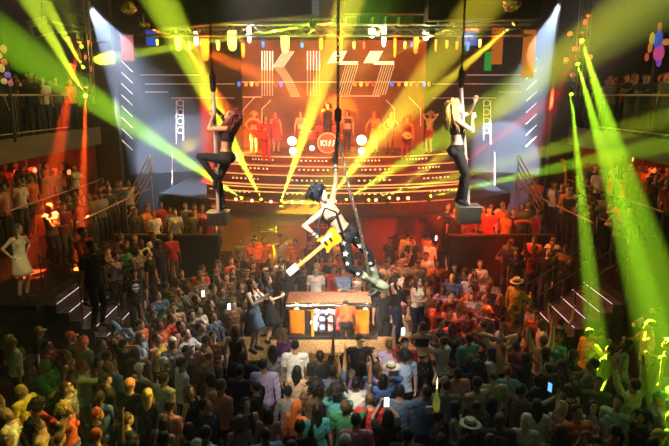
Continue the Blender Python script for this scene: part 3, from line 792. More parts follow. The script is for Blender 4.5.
for sg, nm in ((-1, 'left'), (1, 'right')):
    m = lambda px: px if sg < 0 else 667 - px
    sd = empty('side_screen', (sg * 7.2, 24.0, 4.4), f'dark {nm} side screen with slanted white light bars beside the stage', 'screen')
    c0 = sd.location
    Ys = 24.0
    a, b = at(m(112), 40, Ys), at(m(236), 165, 24.0)
    p0, p1 = V((a.x, Ys, 0)), V((b.x, 26.2, 0)); d = (p1 - p0)
    ang = math.atan2(d.y, d.x)
    MB().box(((p0 + p1) / 2 - V((c0.x, c0.y, 0)) + V((0, 0, (a.z + b.z) / 2 + .1 - 4.4))), (d.length, .1, a.z - b.z + 1.0), rot=Matrix.Rotation(ang, 3, 'Z')).build('display', panel_mat('side screen grey', (.003, .0025, .003), (.010, .007, .008), (.8, .8, 2), .8), sd)
    for k in range(9):
        y = 50 + 11.2 * k + (8 if sg > 0 else 0); 
        if sg > 0 and k > 7: continue
        p, q = (at(121.5, y, 23.8), at(132.5, y + 10.5, 23.8)) if sg < 0 else (at(536.5, y, 23.8), at(526, y + 10, 23.8))
        MB().tube([p - c0, q - c0], .014, 6).build('light_bar', glow('slash white', (1, .86, .86), 1.8), sd, True)
    ln = MB()
    def Sp(px, py):   # point on the tilted screen face
        px = m(px); dd = ray(px, py); n = V((-d.y, d.x, 0)).normalized()
        t = (p0 - V((0, 0, CAM_H))).dot(n) / dd.dot(n); return V((0, 0, CAM_H)) + dd * t + (n * -.07 if n.y > 0 else n * .07) - c0
    for pts in (((171, 98), (234, 98)), ((176, 100), (176, 144)), ((145, 84), (234, 84)), ((145, 92), (168, 92)), ((183, 100), (183, 140)), ((172, 152), (172, 185)), ((140, 75), (200, 75))):
        ln.tube([Sp(*p) for p in pts], .014, 6)
    ln.build('outline', glow('outline pale', (1, .6, .5), .35), sd)
    for k in range(4): 
        g = MB(); g.tube([Sp(180 + 3.0 * math.cos(t * PI / 6), 103 + k * 9 + 3.2 * math.sin(t * PI / 6)) for t in range(12)], .012, 6, closed=True); g.build('ring_mark', glow('outline pale', (1, .6, .5), .35), sd)
# ---------------------------------------------------------------- rig: trusses, lamps, beams
M_TRUSS = mat('truss alloy', (.22, .21, .20), .4, .8)
M_CAN = mat('lamp body', (.03, .03, .032), .45)
def quat_to(d, ax=V((0, 0, 1))): return ax.rotation_difference(V(d).normalized())
def spot(loc, d, deg, col, e, soft=.05, blend=.35):
    l = bpy.data.lights.new('spot', 'SPOT'); l.energy = e; l.color = col; l.spot_size = math.radians(deg); l.spot_blend = blend; l.shadow_soft_size = soft
    o = bpy.data.objects.new('spot', l); COL.objects.link(o); o.location = loc; o.rotation_euler = V(d).to_track_quat('-Z', 'Y').to_euler(); return o
def moving_head(loc, d, col, label, group=None, k=1.0, up=1, lens=6.0):
    """base, yoke and swivelling head; d is where the head points; up=1 stands on its base, -1 hangs"""
    d = V(d).normalized(); t = empty('moving_head', loc, label, 'stage light', group)
    h = .30 * k * up
    MB().box((0, 0, -h), (.26 * k, .22 * k, .10 * k), bev=.015).build('base', M_CAN, t)
    hz = V((d.x, d.y, 0)); hz = hz.normalized() if hz.length > .01 else V((1, 0, 0)); R = Matrix.Rotation(math.atan2(hz.y, hz.x) - PI / 2, 3, 'Z')
    y = MB()
    for s in (-1, 1): y.box(R @ V((s * .135 * k, 0, -h * .45)), (.03 * k, .07 * k, .27 * k), rot=R)
    y.box(R @ V((0, 0, -h * .82)), (.30 * k, .09 * k, .03 * k), rot=R); y.build('yoke', M_CAN, t)
    q = quat_to(d); M3 = q.to_matrix(); X, Y = M3 @ V((1, 0, 0)), M3 @ V((0, 1, 0))
    hd = MB().loft([(d * z * k, X, Y, r * k, r * k) for z, r in ((-.16, .04), (-.15, .085), (-.05, .105), (.06, .10), (.13, .09), (.16, .098), (.165, .085))], 16).build('head', M_CAN, t, True)
    MB().loft([(d * .155 * k, X, Y, .078 * k, .078 * k), (d * .172 * k, X, Y, .075 * k, .075 * k), (d * .182 * k, X, Y, .03 * k, .03 * k)], 16).build('lens', glow('lens', col, lens), hd, True)
    if up < 0: MB().tube([(0, 0, -h), (0, 0, ZC - V(loc).z)], .014).build('hanging_rod', M_CAN, t, True)
    return t
YEL, GRN, ORG, RED, WHT = (1, .80, .04), (.47, 1, .02), (1, .16, .01), (1, .035, .01), (.58, .74, 1.0)
YG = (.72, 1, .03)
HAZE = .006
BK = 14500.0
BEAMS = []
def beam(label, src, dst, wpx, col, I, k=1.0, up=1, group=None, body=True, blend=.6, lens=6.0):
    s = V(src) if not isinstance(src, tuple) or len(src) != 3 or src[0] < 20 and src[2] < 12 and False else at(*src)
    t = at(*dst) if isinstance(dst, tuple) else V(dst)
    d = (t - s); L = d.length; d.normalize()
    depth = t.y
    half = math.atan((wpx * depth / FPX / 2) / L)
    if body: moving_head(s, d, col, label, group, k, up, lens)
    spot(s + d * .20 * k, d, math.degrees(2 * half) * 1.12, col, I * BK / math.tan(half) , .045 * k, blend)
def lip(px, py): p, a = arc_at(px, py, 7.62); return V((p.x, p.y, p.z))
LB = ((243, 199, (-20, 24, 11.5), 46, GRN, 1.0), (262, 201, (158, -5, 14), 36, YG, 1.5), (281, 202, (352, -5, 14), 32, YEL, 1.5),
      (327, 202, (492, -8, 13), 44, YEL, 1.0), (345, 200.5, (680, -15, 11), 66, YG, .62), (367, 200.5, (690, 112, 12), 26, YG, .5), (388, 199, (600, 28, 14), 40, YEL, .5),
      (429, 196.5, (690, 138, 13), 24, GRN, .5))
order = ('outermost on the left', 'second from the left end', 'third from the left end', 'just behind the hanging performer', 'right of the hanging performer', 'fourth from the right end', 'third from the right end', 'outermost on the right')
for (px, py, dst, w, col, I), wh in zip(LB, order):
    beam(f'floor beam lamp shining on the stage lip, {wh}', lip(px, py), dst, w, col, I * 2.6, .55, 1, lens=14)
# small amber and green lamps between them
for px, py, col in ((236, 199, ORG), (252, 200.5, ORG), (271, 201.5, ORG), (292, 202, ORG), (302, 202, GRN), (316, 202, YEL), (335, 201, YEL), (376, 200, ORG), (398, 198.5, ORG), (408, 198, YEL)):
    p = lip(px, py); nm = {ORG: 'amber', GRN: 'green', YEL: 'yellow'}[col]
    t = empty('lip_lamp', p, f'small {nm} lamp on the stage lip between the floor beam lamps', 'stage light', f'small {nm} lip lamps')
    MB().loft([(V((0, y, 0)), V((1, 0, 0)), V((0, 0, 1)), r, r) for y, r in ((.10, .04), (.02, .06), (-.02, .062))], 14).build('can', M_CAN, t, True)
    MB().ball((0, -.03, 0), (.052, .022, .052)).build('lens', glow('lens', tuple(min(1, c * .9 + .1) for c in col), 9.0), t, True)
    MB().box((0, .03, -.07), (.05, .05, .08)).build('bracket', M_CAN, t)
def ceiling_pole(label, px, py0, py1, Y):
    a, b = at(px, py0, Y), at(px, py1, Y); t = empty('lamp_mast', (b.x, b.y, b.z), label, 'lighting mast')
    h = ZC - b.z
    for s in ((-.12, -.12), (.12, -.12), (.12, .12), (-.12, .12)): MB().tube([(s[0], s[1], 0), (s[0], s[1], h)], .025).build('chord', M_TRUSS, t, True)
    l = MB(); n = int(h / .28)
    for k in range(n):
        for (x0, y0), (x1, y1) in (((-.12, -.12), (.12, -.12)), ((.12, .12), (-.12, .12)), ((-.12, .12), (-.12, -.12)), ((.12, -.12), (.12, .12))):
            l.tube([(x0, y0, h * k / n), (x1, y1, h * (k + 1) / n)], .012, 6)
    l.build('lacing', M_TRUSS, t)
    return t
ceiling_pole('slim truss mast hung with red and green lamps, left of the stage', 90, 30, 104, 17.2)
ceiling_pole('slim truss mast hung with red and green lamps, right of the stage', 578, 10, 96, 17.4)
beam('green beam lamp lowest on the left mast', (86, 97, 17), (22, -12, 11), 20, YG, 1.5, .7, -1, lens=12)
beam('green beam lamp halfway up the left mast', (84, 68, 17), (58, 24, 13), 9, YG, 1.1, .6, -1)
beam('green beam lamp near the top of the left mast', (82, 47, 17), (74, 26, 14), 6, YG, 1.0, .6, -1)
beam('orange floodlight high on the left mast', (80, 38, 16.2), (45, 218, 15.0), 24, (1, .07, .01), 1.3, .7, -1)
beam('orange floodlight low on the left mast', (86, 83, 16.2), (82, 222, 15.4), 12, (1, .09, .01), 1.8, .7, -1)
beam('green beam lamp upper on the right mast', (581, 38, 16.2), (668, 318, 9.6), 54, GRN, 1.9, .7, -1, lens=12)
beam('green beam lamp middle of the right mast', (577, 61, 16.2), (640, 285, 11.4), 34, GRN, 1.7, .7, -1)
beam('green beam lamp lowest on the right mast', (571, 91, 16.2), (595, 330, 11.5), 24, GRN, 1.4, .7, -1)
beam('orange lamp topmost on the right mast', (589, 13, 17), (572, 62, 16.2), 9, RED, .6, .6, -1)
beam('white spotlight at the ceiling over the left side screen', (85, 0, 17.5), (172, 138, 22.5), 92, WHT, 1.0, .9, -1, blend=.15, lens=10)
beam('white spotlight at the ceiling over the right side screen', (562, -3, 17.5), (508, 132, 22.5), 66, WHT, 1.1, .9, -1, blend=.15, lens=10)
beam('yellow beam lamp hanging at the right end of the front truss', (517, 21, 17), (335, 178, 19), 30, YEL, 1.5, .7, -1, lens=14)
beam('yellow beam lamp on the front truss above the last letter', (458, 25, 17.6), (345, 72, 20), 12, YEL, 1.0, .6, -1, lens=14)
beam('yellow beam lamp on the front truss left of the chain', (313, 25, 17.6), (190, 45, 19.5), 7, YG, 4.5, .6, -1, lens=14)
beam('yellow beam lamp on the front truss right of the chain', (402, 24, 17.6), (320, 52, 20), 7, YG, 3.6, .6, -1, lens=14)
beam('orange beam lamp at the left end of the front truss', (141, 24, 17.6), (240, 66, 21), 13, ORG, 2.6, .8, -1)
beam('orange beam lamp on the front truss over the left steps', (199, 30, 17.8), (208, 128, 22), 16, RED, 2.4, .6, -1)
beam('second orange beam lamp on the front truss over the left steps', (176, 30, 17.8), (232, 120, 22), 16, ORG, 2.2, .6, -1)
beam('red beam lamp standing at the right end of the stage steps', (466, 160, 22.6), (600, 66, 20.5), 22, RED, 1.1, .6, 1)
beam('dim yellow lamp high on the left wing', (8, 86, 16.5), (222, 36, 19), 10, YEL, .22, .6, -1)
# small red round lenses around the masts
for px, py in ((68, 39), (89, 43), (91, 69), (84, 57), (71, 66)) + tuple((x, y) for x, y in ((585, 22), (570, 34), (590, 57), (566, 60), (575, 49), (573, 75))):
    p = at(px, py, 17.7); side = 'left' if px < 300 else 'right'
    t = empty('disc_lamp', p, f'small round orange lens clamped around the {side} mast', 'stage light', f'orange lenses on the {side} mast')
    R = Matrix.Rotation(random.uniform(-.6, .6), 3, 'Z') @ Matrix.Rotation(random.uniform(-.5, .5), 3, 'X')
    MB().loft([(R @ V((0, y, 0)), R @ V((1, 0, 0)), R @ V((0, 0, 1)), r, r) for y, r in ((.16, .03), (.12, .07), (0, .085), (-.01, .075))], 14).build('can', M_CAN, t, True)
    MB().ball(R @ V((0, -.012, 0)), (.074, .02, .074), R=R).build('lens', glow('lens', (1, .14, .04), 1.6), t, True)
    MB().tube([(0, .1, 0), ((.45 if side == 'left' else .1) * (1 if px < 90 or px > 300 else -.2), .12, .05)], .014).build('arm', M_CAN, t)
# front truss and the dark fascia panels
def truss(label, p0, p1, s=.32):
    p0, p1 = V(p0), V(p1); t = empty('lighting_truss', p0, label, 'truss'); d = p1 - p0; L = d.length; u = d.normalized(); n = u.cross(V((0, 0, 1))).normalized(); z = n.cross(u)
    cs = [(n * a + z * b) * s / 2 for a, b in ((-1, -1), (1, -1), (1, 1), (-1, 1))]
    for c in cs: MB().tube([c, c + d], .026).build('chord', M_TRUSS, t, True)
    l = MB(); m = int(L / .4)
    for k in range(m):
        for i in range(4): l.tube([cs[i] + d * (k / m), cs[(i + 1) % 4] + d * ((k + 1) / m)], .012, 6)
    l.build('lacing', M_TRUSS, t); return t
a, b = at(140, 30, 18), at(530, 30, 18); ZT = (a.z + b.z) / 2
truss('long front lighting truss across the stage, hung with coloured lamps', (a.x, 18, ZT), (b.x, 18, ZT))
truss('second lighting truss behind the front one, nearer the letters', (a.x * 1.1, 21.5, ZT + .55), (b.x * 1.1, 21.5, ZT + .55))
for px, py in ((30, 2), (255, -20)): pass
# hung black fascia boxes
def hung_box(label, corners, th, zt):
    t = empty('fascia_box', corners[0], label, 'ceiling panel'); c0 = V(corners[0]); p0, p1 = V(corners[0]) - c0, V(corners[1]) - c0
    d = (p1 - p0).normalized(); n = d.cross(V((0, 0, 1))).normalized() * th; h = V((0, 0, zt - c0.z))
    g = MB(); vs = [p0, p1, p1 - n, p0 - n]; hh = [V((v.x, v.y, zt - c0.z)) for v in vs]
    g.add(vs + hh, [(0, 1, 2, 3), (7, 6, 5, 4), (0, 4, 5, 1), (1, 5, 6, 2), (2, 6, 7, 3), (3, 7, 4, 0)]); g.build('panel', M_CEIL, t)
    MB().tube([p0, p1], .02).build('edge_trim', mat('fascia trim', (.12, .11, .10), .4, .6), t)
    return t
hung_box('long black fascia panel hanging at the ceiling over the left half of the stage', (at(150, 29, 16.5), at(312, 14, 15.0)), .5, ZC)
hung_box('black fascia panel hanging at the ceiling over the right half of the stage', (at(428, 20, 16), at(540, 19, 16.2)), .5, ZC)
hung_box('black fascia panel hanging at the ceiling behind the chain', (at(345, 14, 16.6), at(430, 13, 16.6)), .4, ZC)
# a row of small box speakers on the truss
for i in range(9):
    px = 338 + i * 13.2
    p = at(px, 20.5 + (i % 2) * .8, 17.4); t = empty('truss_speaker', p, 'small box loudspeaker in the row above the last two letters', 'loudspeaker', 'box loudspeakers on the front truss')
    MB().box((0, 0, 0), (.33, .3, .24), bev=.03).build('cabinet', mat('speaker green lit', (.16, .18, .10), .5), t)  # green light on the dark boxes is put into the cabinet colour
    MB().box((0, -.155, 0), (.27, .02, .18), bev=.008).build('grille', M_CAN, t)
    MB().tube([(0, .05, .1), (0, .05, .45)], .012).build('hanger', M_CAN, t)
# coloured hanging lamps: (px, py, w, h, colour name)
LC = {'yellow': (1, .72, .10), 'orange': (1, .26, .02), 'blue': (.03, .18, 1), 'pink': (1, .30, .25), 'white': (1, .92, .75), 'red': (1, .05, .02), 'green': (.05, .6, .08), 'purple': (.4, .05, .9)}
n_c = {}
for px, py, w, h, c in ((178, 42, 11, 16, 'yellow'), (189, 46, 5, 9, 'yellow'), (205, 49, 13, 22, 'orange'), (196, 38, 8, 14, 'white'), (218, 45, 6, 10, 'yellow'), (232, 40, 16, 20, 'yellow'), (249, 33, 7, 18, 'white'), (243, 50, 6, 14, 'orange'), (263, 44, 5, 6, 'blue'), (285, 44, 14, 16, 'yellow'), (302, 45, 5, 5, 'blue'),
                        (321, 44, 6, 12, 'orange'), (340, 43, 9, 15, 'orange'), (354, 45, 4, 7, 'yellow'), (364, 45, 4, 7, 'red'), (372, 33, 12, 9, 'white'), (384, 36, 8, 20, 'white'), (395, 47, 5, 19, 'orange'), (405, 45, 4, 7, 'yellow'), (416, 44, 8, 18, 'orange'), (426, 36, 10, 8, 'white'), (436, 45, 4, 12, 'orange'), (447, 44, 5, 8, 'orange'), (457, 45, 5, 8, 'orange'), (468, 46, 5, 9, 'blue'), (480, 43, 5, 8, 'yellow'), (412, 44, 3, 5, 'blue'), (157, 42, 4, 6, 'yellow')):
    p = at(px, py, 18.3); s = 18.3 / FPX; W, H = w * s, h * s
    n_c[c] = n_c.get(c, 0) + 1
    t = empty('par_lamp', p, f'{c} lamp hanging from the front truss over the stage', 'stage light', f'{c} lamps on the front truss')
    X, Y, Z = V((1, 0, 0)), V((0, 1, 0)), V((0, 0, 1)); W *= .62
    MB().loft([(V((0, .02, z)), X, Y, r, r) for z, r in ((H * .5 + .10, W * .18), (H * .5 + .06, W * .34), (H * .5 - .02, W * .46), (H * .42, W * .48))], 14).build('can', M_CAN, t, True)
    MB().loft([(V((0, .02, H * z)), X, Y, W * r, W * r) for z, r in ((.44, .44), (.2, .46), (-.2, .44), (-.42, .34), (-.5, .12))], 14).build('lens', glow('lens', LC[c], 1.5 if c not in ('white', 'yellow') else 3.0), t, True)
    MB().tube([(0, .02, H * .5 + .08), (0, .02, max(ZT - p.z, H * .5 + .12))], .012).build('clamp', M_CAN, t)
def glow_dark(name, col, s):
    m = mat(name + ' dark', col, .6, emit=s); m.node_tree.nodes['Principled BSDF'].inputs['Base Color'].default_value = (*[c_ * .004 for c_ in col], 1); m.node_tree.nodes['Principled BSDF'].inputs['Specular IOR Level'].default_value = 0.0; return m
# lit banner panels
for px, py, w, h, c, lab in ((127.5, 48, 12, 24, 'pink', 'pink glowing banner panel left of the stage'), (152, 38, 11, 14, 'blue', 'small blue glowing panel beside the pink banner'), (470, 38, 14, 14, 'blue', 'blue glowing panel right of the letters'), (497, 46, 11, 34, 'orange', 'tall orange glowing banner right of the blue panel'), (528.5, 54, 12, 44, 'orange', 'tallest orange glowing banner, on the right side screen'), (488, 61, 7, 18, 'green', 'green glowing panel beside the tall orange banner')):
    p = at(px, py, 19.2); s = 19.2 / FPX; t = empty('light_banner', p, lab, 'light panel')
    MB().box((0, 0, 0), (w * s, .05, h * s), bev=.01).build('panel', glow_dark('banner', LC[c], .45), t)
    MB().box((0, .01, h * s / 2 + .02), (w * s + .06, .08, .05)).build('top_bar', M_CAN, t)
    MB().tube([(0, .01, h * s / 2 + .02), (0, .01, max(ZT + .5 - p.z, h * s / 2 + .1))], .01).build('hanger', M_CAN, t)
# small coloured footlights above the letters' feet
for i, px in enumerate((233, 239, 246, 251.5, 257, 276, 281, 355, 361, 367, 373, 392, 399, 406, 411, 417, 424, 429, 434)):
    c = ('red', 'blue', 'orange', 'yellow', 'orange')[i % 5]; p = at(px, 84, 26.08)
    t = empty('strip_lamp', p, f'tiny {c} lamp in the row across the foot of the letters', 'stage light', f'tiny {c} lamps across the letters')
    MB().ball((0, 0, 0), (.075, .05, .11)).build('lens', glow('lens', LC[c], 1.4), t, True)
    MB().box((0, .09, 0), (.10, .08, .14), bev=.01).build('housing', M_CAN, t)
# mirror balls
for px, py, r, lab in ((128.5, 5, .23, 'gold mirror ball at the ceiling left of the stage'), (512, 2, .24, 'gold mirror ball at the ceiling above the right side screen')):
    p = at(px, py, 15.0); t = empty('mirror_ball', p, lab, 'mirror ball')
    g = MB(); n, m = 22, 12
    for i in range(m):
        for k in range(n):
            t0, t1, a0, a1 = PI * i / m, PI * (i + .92) / m, 2 * PI * k / n, 2 * PI * (k + .92) / n
            P = lambda t_, a_: V((r * math.sin(t_) * math.cos(a_), r * math.sin(t_) * math.sin(a_), r * math.cos(t_)))
            g.add([P(t0, a0), P(t1, a0), P(t1, a1), P(t0, a1)], [(0, 1, 2, 3)])
    g.ball((0, 0, 0), r * .985, 20, 12)
    g.build('ball', mat('mirror gold', (.9, .55, .28), .12, 1.0), t); MB().tube([(0, 0, r), (0, 0, ZC - p.z)], .01).build('hanging_wire', M_CAN, t)
# tilted green-lit speaker box and pipes at the left ceiling
p = at(40, 27, 14); t = empty('hung_speaker', p, 'tilted white loudspeaker box at the left ceiling catching the green beam', 'loudspeaker')
R = Matrix.Rotation(.5, 3, 'Z') @ Matrix.Rotation(-.35, 3, 'Y') @ Matrix.Rotation(.5, 3, 'X')
MB().box((0, 0, 0), (.46, .34, .30), rot=R, bev=.02).build('cabinet', mat('speaker white', (.55, .56, .50), .45), t)
MB().box(R @ V((0, -.175, 0)), (.38, .02, .22), rot=R).build('grille', M_CAN, t)
MB().tube([(.05, 0, .1), (.2, .2, ZC - p.z)], .014).build('hanger', M_CAN, t)
for i, (q0, q1) in enumerate((((40, 34), (86, 31)), ((52, 22), (94, 30)), ((60, 8), (92, 20)))):
    a, b = at(*q0, 15), at(*q1, 15.6); t = empty('ceiling_pipe', a, f'{("lowest", "middle", "highest")[i]} of the three thin ceiling pipes by the tilted loudspeaker', 'pipe')
    MB().tube([V((0, 0, 0)), b - a], .025).build('pipe', M_TRUSS, t, True)
    MB().tube([(b - a) * .5, (b - a) * .5 + V((0, 0, ZC - (a.z + b.z) / 2))], .012).build('hanger', M_CAN, t)
# lit wall lamps by the alcoves
for px, py, Y, col, lab in ((24, 152, 18, (1, .3, .12), 'red wall lamp under the left balcony, upper one'), (32, 170, 18, (1, .25, .08), 'red wall lamp under the left balcony, lower one'), (66, 172, 17.5, (1, .2, .06), 'small square red lamp beside the left stairs'), (631, 151, 18, (1, .85, .3), 'yellow wall lamp under the right balcony'), (628, 159, 18, (1, .45, .08), 'amber wall lamp under the right balcony, the lower one')):
    p = at(px, py, Y); t = empty('wall_lamp', p, lab, 'wall lamp')
    MB().loft([(V((x, 0, 0)), V((0, 1, 0)), V((0, 0, 1)), r, r) for x, r in ((-.12, .03), (-.06, .09), (.12, .11))], 14).build('shade', mat('lamp copper', (.4, .16, .08), .4, .5), t, True)
    MB().ball((.1, -.03, 0), (.05, .09, .09)).build('bulb', glow('bulb', col, 2.2), t, True)
    MB().tube([(-.1, 0, 0), (-.1, .25, -.02), (-.1, .25, -(p.z - 2.7))], .03).build('stem', M_CAN, t)
# glossy ornaments on the balconies
def ornament(px, py, Y, label, lobes):
    p = at(px, py, Y); t = empty('balcony_ornament', p, label, 'ornament')
    for dx, dz, rx, rz, c, nm in lobes:
        s = Y / FPX
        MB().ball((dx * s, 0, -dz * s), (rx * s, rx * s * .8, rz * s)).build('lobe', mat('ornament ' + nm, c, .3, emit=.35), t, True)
    MB().tube([(0, .1, 0), (0, .1, -(p.z - 5.55))], .04).build('stand', M_CAN, t)
ornament(658, 42, 17, 'tall balloon ornament glowing blue and pink above the right balcony', ((0, -2, 4, 9, (.08, .16, 1), 'blue'), (2, 10, 5, 8, (.9, .1, .5), 'magenta'), (-6, -3, 2.5, 6, (.95, .8, .1), 'yellow'), (-7, 5, 2.2, 5, (.95, .3, .05), 'orange'), (0, -14, 2, 4, (.95, .25, .05), 'orange'), (8, 0, 5, 3, (.95, .4, .05), 'orange'), (-9, 14, 2, 4, (.8, .1, .1), 'red'), (3, 18, 2.5, 5, (.2, .1, .9), 'blue')))
ornament(4, 62, 14.5, 'bunch of glowing coloured balloons above the left balcony', ((0, 0, 3, 3, (.95, .2, .1), 'red'), (-3, 6, 3, 4, (.9, .7, .15), 'yellow'), (1, -12, 3, 4, (.9, .35, .1), 'orange'), (2, 12, 3, 3, (.3, .2, .9), 'blue'), (-4, -6, 3, 3, (.9, .5, .2), 'orange'), (-2, 18, 3, 3, (.8, .6, .2), 'yellow'), (4, 20, 2.5, 3, (.7, .2, .2), 'red')))

def bulb(px, py, Y, col, e):
    l = bpy.data.lights.new('bulb', 'POINT'); l.energy = e; l.color = col; l.shadow_soft_size = .06
    o = bpy.data.objects.new('bulb', l); COL.objects.link(o); o.location = at(px, py, Y) - V((0, .35, 0))
for q in ((232, 40, YEL, 60), (250, 34, (1, .9, .6), 60), (285, 42, YEL, 35), (178, 42, YG, 45), (205, 49, ORG, 60), (340, 43, ORG, 40), (376, 34, (1, .95, .5), 90), (426, 36, (.9, 1, .4), 70), (395, 46, ORG, 40), (310, 30, YG, 50), (468, 42, (.1, .3, 1), 25), (497, 42, ORG, 30)): bulb(q[0], q[1], 18.2, q[2], q[3])
for q in ((292, 141, (1, .8, .5), 60), (361, 140, (1, .8, .5), 70)): bulb(q[0], q[1], 23.1, q[2], q[3])
# ---------------------------------------------------------------- the crowd
UP, OUT = (.2, -.2, 1), None
def poses():
    P = {}
    P['stand'] = dict()
    P['look'] = dict(head=(.15, .45, .05), L=((.24, -.10, .85), (1, .6, 0), .5))
    P['up1'] = dict(head=(-.1, .3, 0), R=((-.27, -.12, 1.98), (-1, -.2, 0), .25), twist=.1)
    P['up2'] = dict(head=(0, .35, 0), L=((.30, -.14, 1.92), (1, -.2, .1), .15), R=((-.26, -.08, 1.98), (-1, -.2, .1), .3))
    P['phone'] = dict(head=(0, .2, 0), L=((.07, -.40, 1.62), (1, .1, -.8), .9, (-1, 0, 0), (-.2, -.1, 1)), R=((-.07, -.40, 1.62), (-1, .1, -.8), .9, (1, 0, 0), (.2, -.1, 1)))
    P['clap'] = dict(head=(.2, .3, 0), L=((.05, -.34, 1.34), (1, 0, -.8), .15, (-1, 0, 0), (-.1, -.5, .8)), R=((-.05, -.34, 1.34), (-1, 0, -.8), .15, (1, 0, 0), (.1, -.5, .8)))
    P['cross'] = dict(head=(-.2, .1, 0), L=((-.10, -.24, 1.18), (1, .2, -.8), .8), R=((.10, -.27, 1.14), (-1, .2, -.8), .8))
    P['cup'] = dict(head=(.25, .15, 0), R=((-.10, -.36, 1.25), (-1, .2, -.7), 1.0, (.8, .3, 0), (.2, -.6, .5)))
    P['point'] = dict(head=(0, .2, 0), R=((-.22, -.55, 1.45), (-1, 0, -.3), .3), L=((.25, -.05, .84), (1, .6, 0), .4))
    P['hips'] = dict(head=(.3, .1, .05), L=((.19, .02, 1.02), (1, .5, 0), .9), R=((-.19, .02, 1.02), (-1, .5, 0), .9), side=.06)
    P['behind'] = dict(head=(0, .3, 0), L=((.10, .06, 1.62), (1, -.3, .2), .8), R=((-.10, .06, 1.62), (-1, -.3, .2), .8))
    P['lean'] = dict(head=(.1, .05, 0), lean=.32, L=((.25, -.48, 1.02), (1, .3, 0), .6), R=((-.25, -.48, 1.02), (-1, .3, 0), .6))
    return P
POSE = poses(); FIGS = {}
def figure(pose, F):
    if (pose, F) not in FIGS: FIGS[(pose, F)] = fig_build(pose + ('_w' if F else '_m'), Fig(F, **POSE[pose]), .0125)
    return FIGS[(pose, F)]
COLR = {'black': (.012, .012, .014), 'charcoal': (.05, .05, .055), 'navy': (.015, .022, .06), 'grey': (.20, .20, .21), 'white': (.72, .72, .70), 'cream': (.62, .55, .40), 'yellow': (.65, .50, .08), 'red': (.45, .03, .03),
        'coral': (.70, .14, .07), 'pink': (.62, .25, .28), 'salmon': (.62, .24, .18), 'blue': (.07, .14, .38), 'light blue': (.30, .42, .62), 'teal': (.06, .30, .30), 'green': (.04, .22, .09), 'olive': (.13, .13, .05), 'brown': (.14, .075, .04),
        'lilac': (.42, .36, .60), 'orange': (.75, .20, .03), 'purple': (.20, .06, .26), 'tan': (.45, .32, .20), 'denim blue': (.09, .15, .27), 'pale green': (.42, .52, .36), 'maroon': (.17, .02, .03)}
HCOL = {'black': (.012, .010, .009), 'dark brown': (.035, .02, .012), 'brown': (.09, .05, .025), 'blonde': (.48, .33, .13), 'red': (.30, .05, .02), 'grey': (.35, .34, .33)}
GN = {'t_shirt': 't-shirt', 'shirt': 'long-sleeved shirt', 'tank_top': 'tank top', 'crop_top': 'crop top', 'dress': 'dress'}
PN = {'stand': 'arms down', 'look': 'gazing up', 'up1': 'one arm raised', 'up2': 'both arms raised', 'phone': 'hands held up before face', 'clap': 'clapping', 'cross': 'arms folded', 'cup': 'one hand at chest', 'point': 'one arm stretched out', 'hips': 'hands on hips', 'behind': 'hands behind head', 'lean': 'leaning forward'}
TAKEN = []; NP = [0]; LABELS = set()
def person(px, py, z=0.0, sex='m', pose='look', yaw=0, top='t_shirt:black', bottom='trousers:navy', hair='short:black', hat=None, skin='tan', label=None, scale=None, glasses=False, print_=None, name='person', group=None, pos=None, shoes=('shoes', (.03, .03, .03)), reuse=None):
    F = sex == 'w'; B = figure(pose, F)
    s = scale or (random.uniform(.95, .99) if F else random.uniform(.99, 1.05))
    hz = z + B['fig'].headC.z * s
    p = V((pos[0], pos[1], z)) if pos else at_z(px, py, hz)
    if not pos:                                  # head, not feet, sits on the sight line
        off = Matrix.Rotation(math.radians(yaw), 3, 'Z') @ (B['fig'].headC * s); p = V((p.x - off.x, p.y - off.y, z))
    r = empty(name, (p.x, p.y, z), label, 'person', group, math.radians(yaw)); r.scale = (s, s, s)
    sp = lambda q: None if q is None else (q.split(':')[0], (HCOL if q.split(':')[0] in ('short', 'long', 'curly', 'bun', 'buzz', 'ponytail', 'mane') else COLR)[q.split(':')[1]])
    if top and top.startswith('dress'): bottom = None
    dress_up(B, r, skin, sp(top), sp(bottom), sp(hair), sp(hat), shoes, glasses, print_)
    TAKEN.append((p.x, p.y, z)); NP[0] += 1
    if label: LABELS.add(label)
    r['px'] = px; del r['px']
    return r
def hand_at(r, side, pose, sex):
    A = figure(pose, sex == 'w')['fig'].arm[side]; q = Matrix.Rotation(r.rotation_euler[2], 3, 'Z') @ (A['grip'] * r.scale[0]); return V(r.location) + q
def phone(p, yaw, label, lit=(.55, .75, 1), s=1.0):
    t = empty('phone', p, label, 'phone', rz=math.radians(yaw))
    MB().box((0, 0, .03 * s), (.075 * s, .009, .15 * s), bev=.003).build('case', mat('phone case', (.02, .02, .02), .3), t)
    MB().box((0, .0055, .03 * s), (.068 * s, .003, .138 * s)).build('display', glow('phone display', lit, 3.0), t); return t

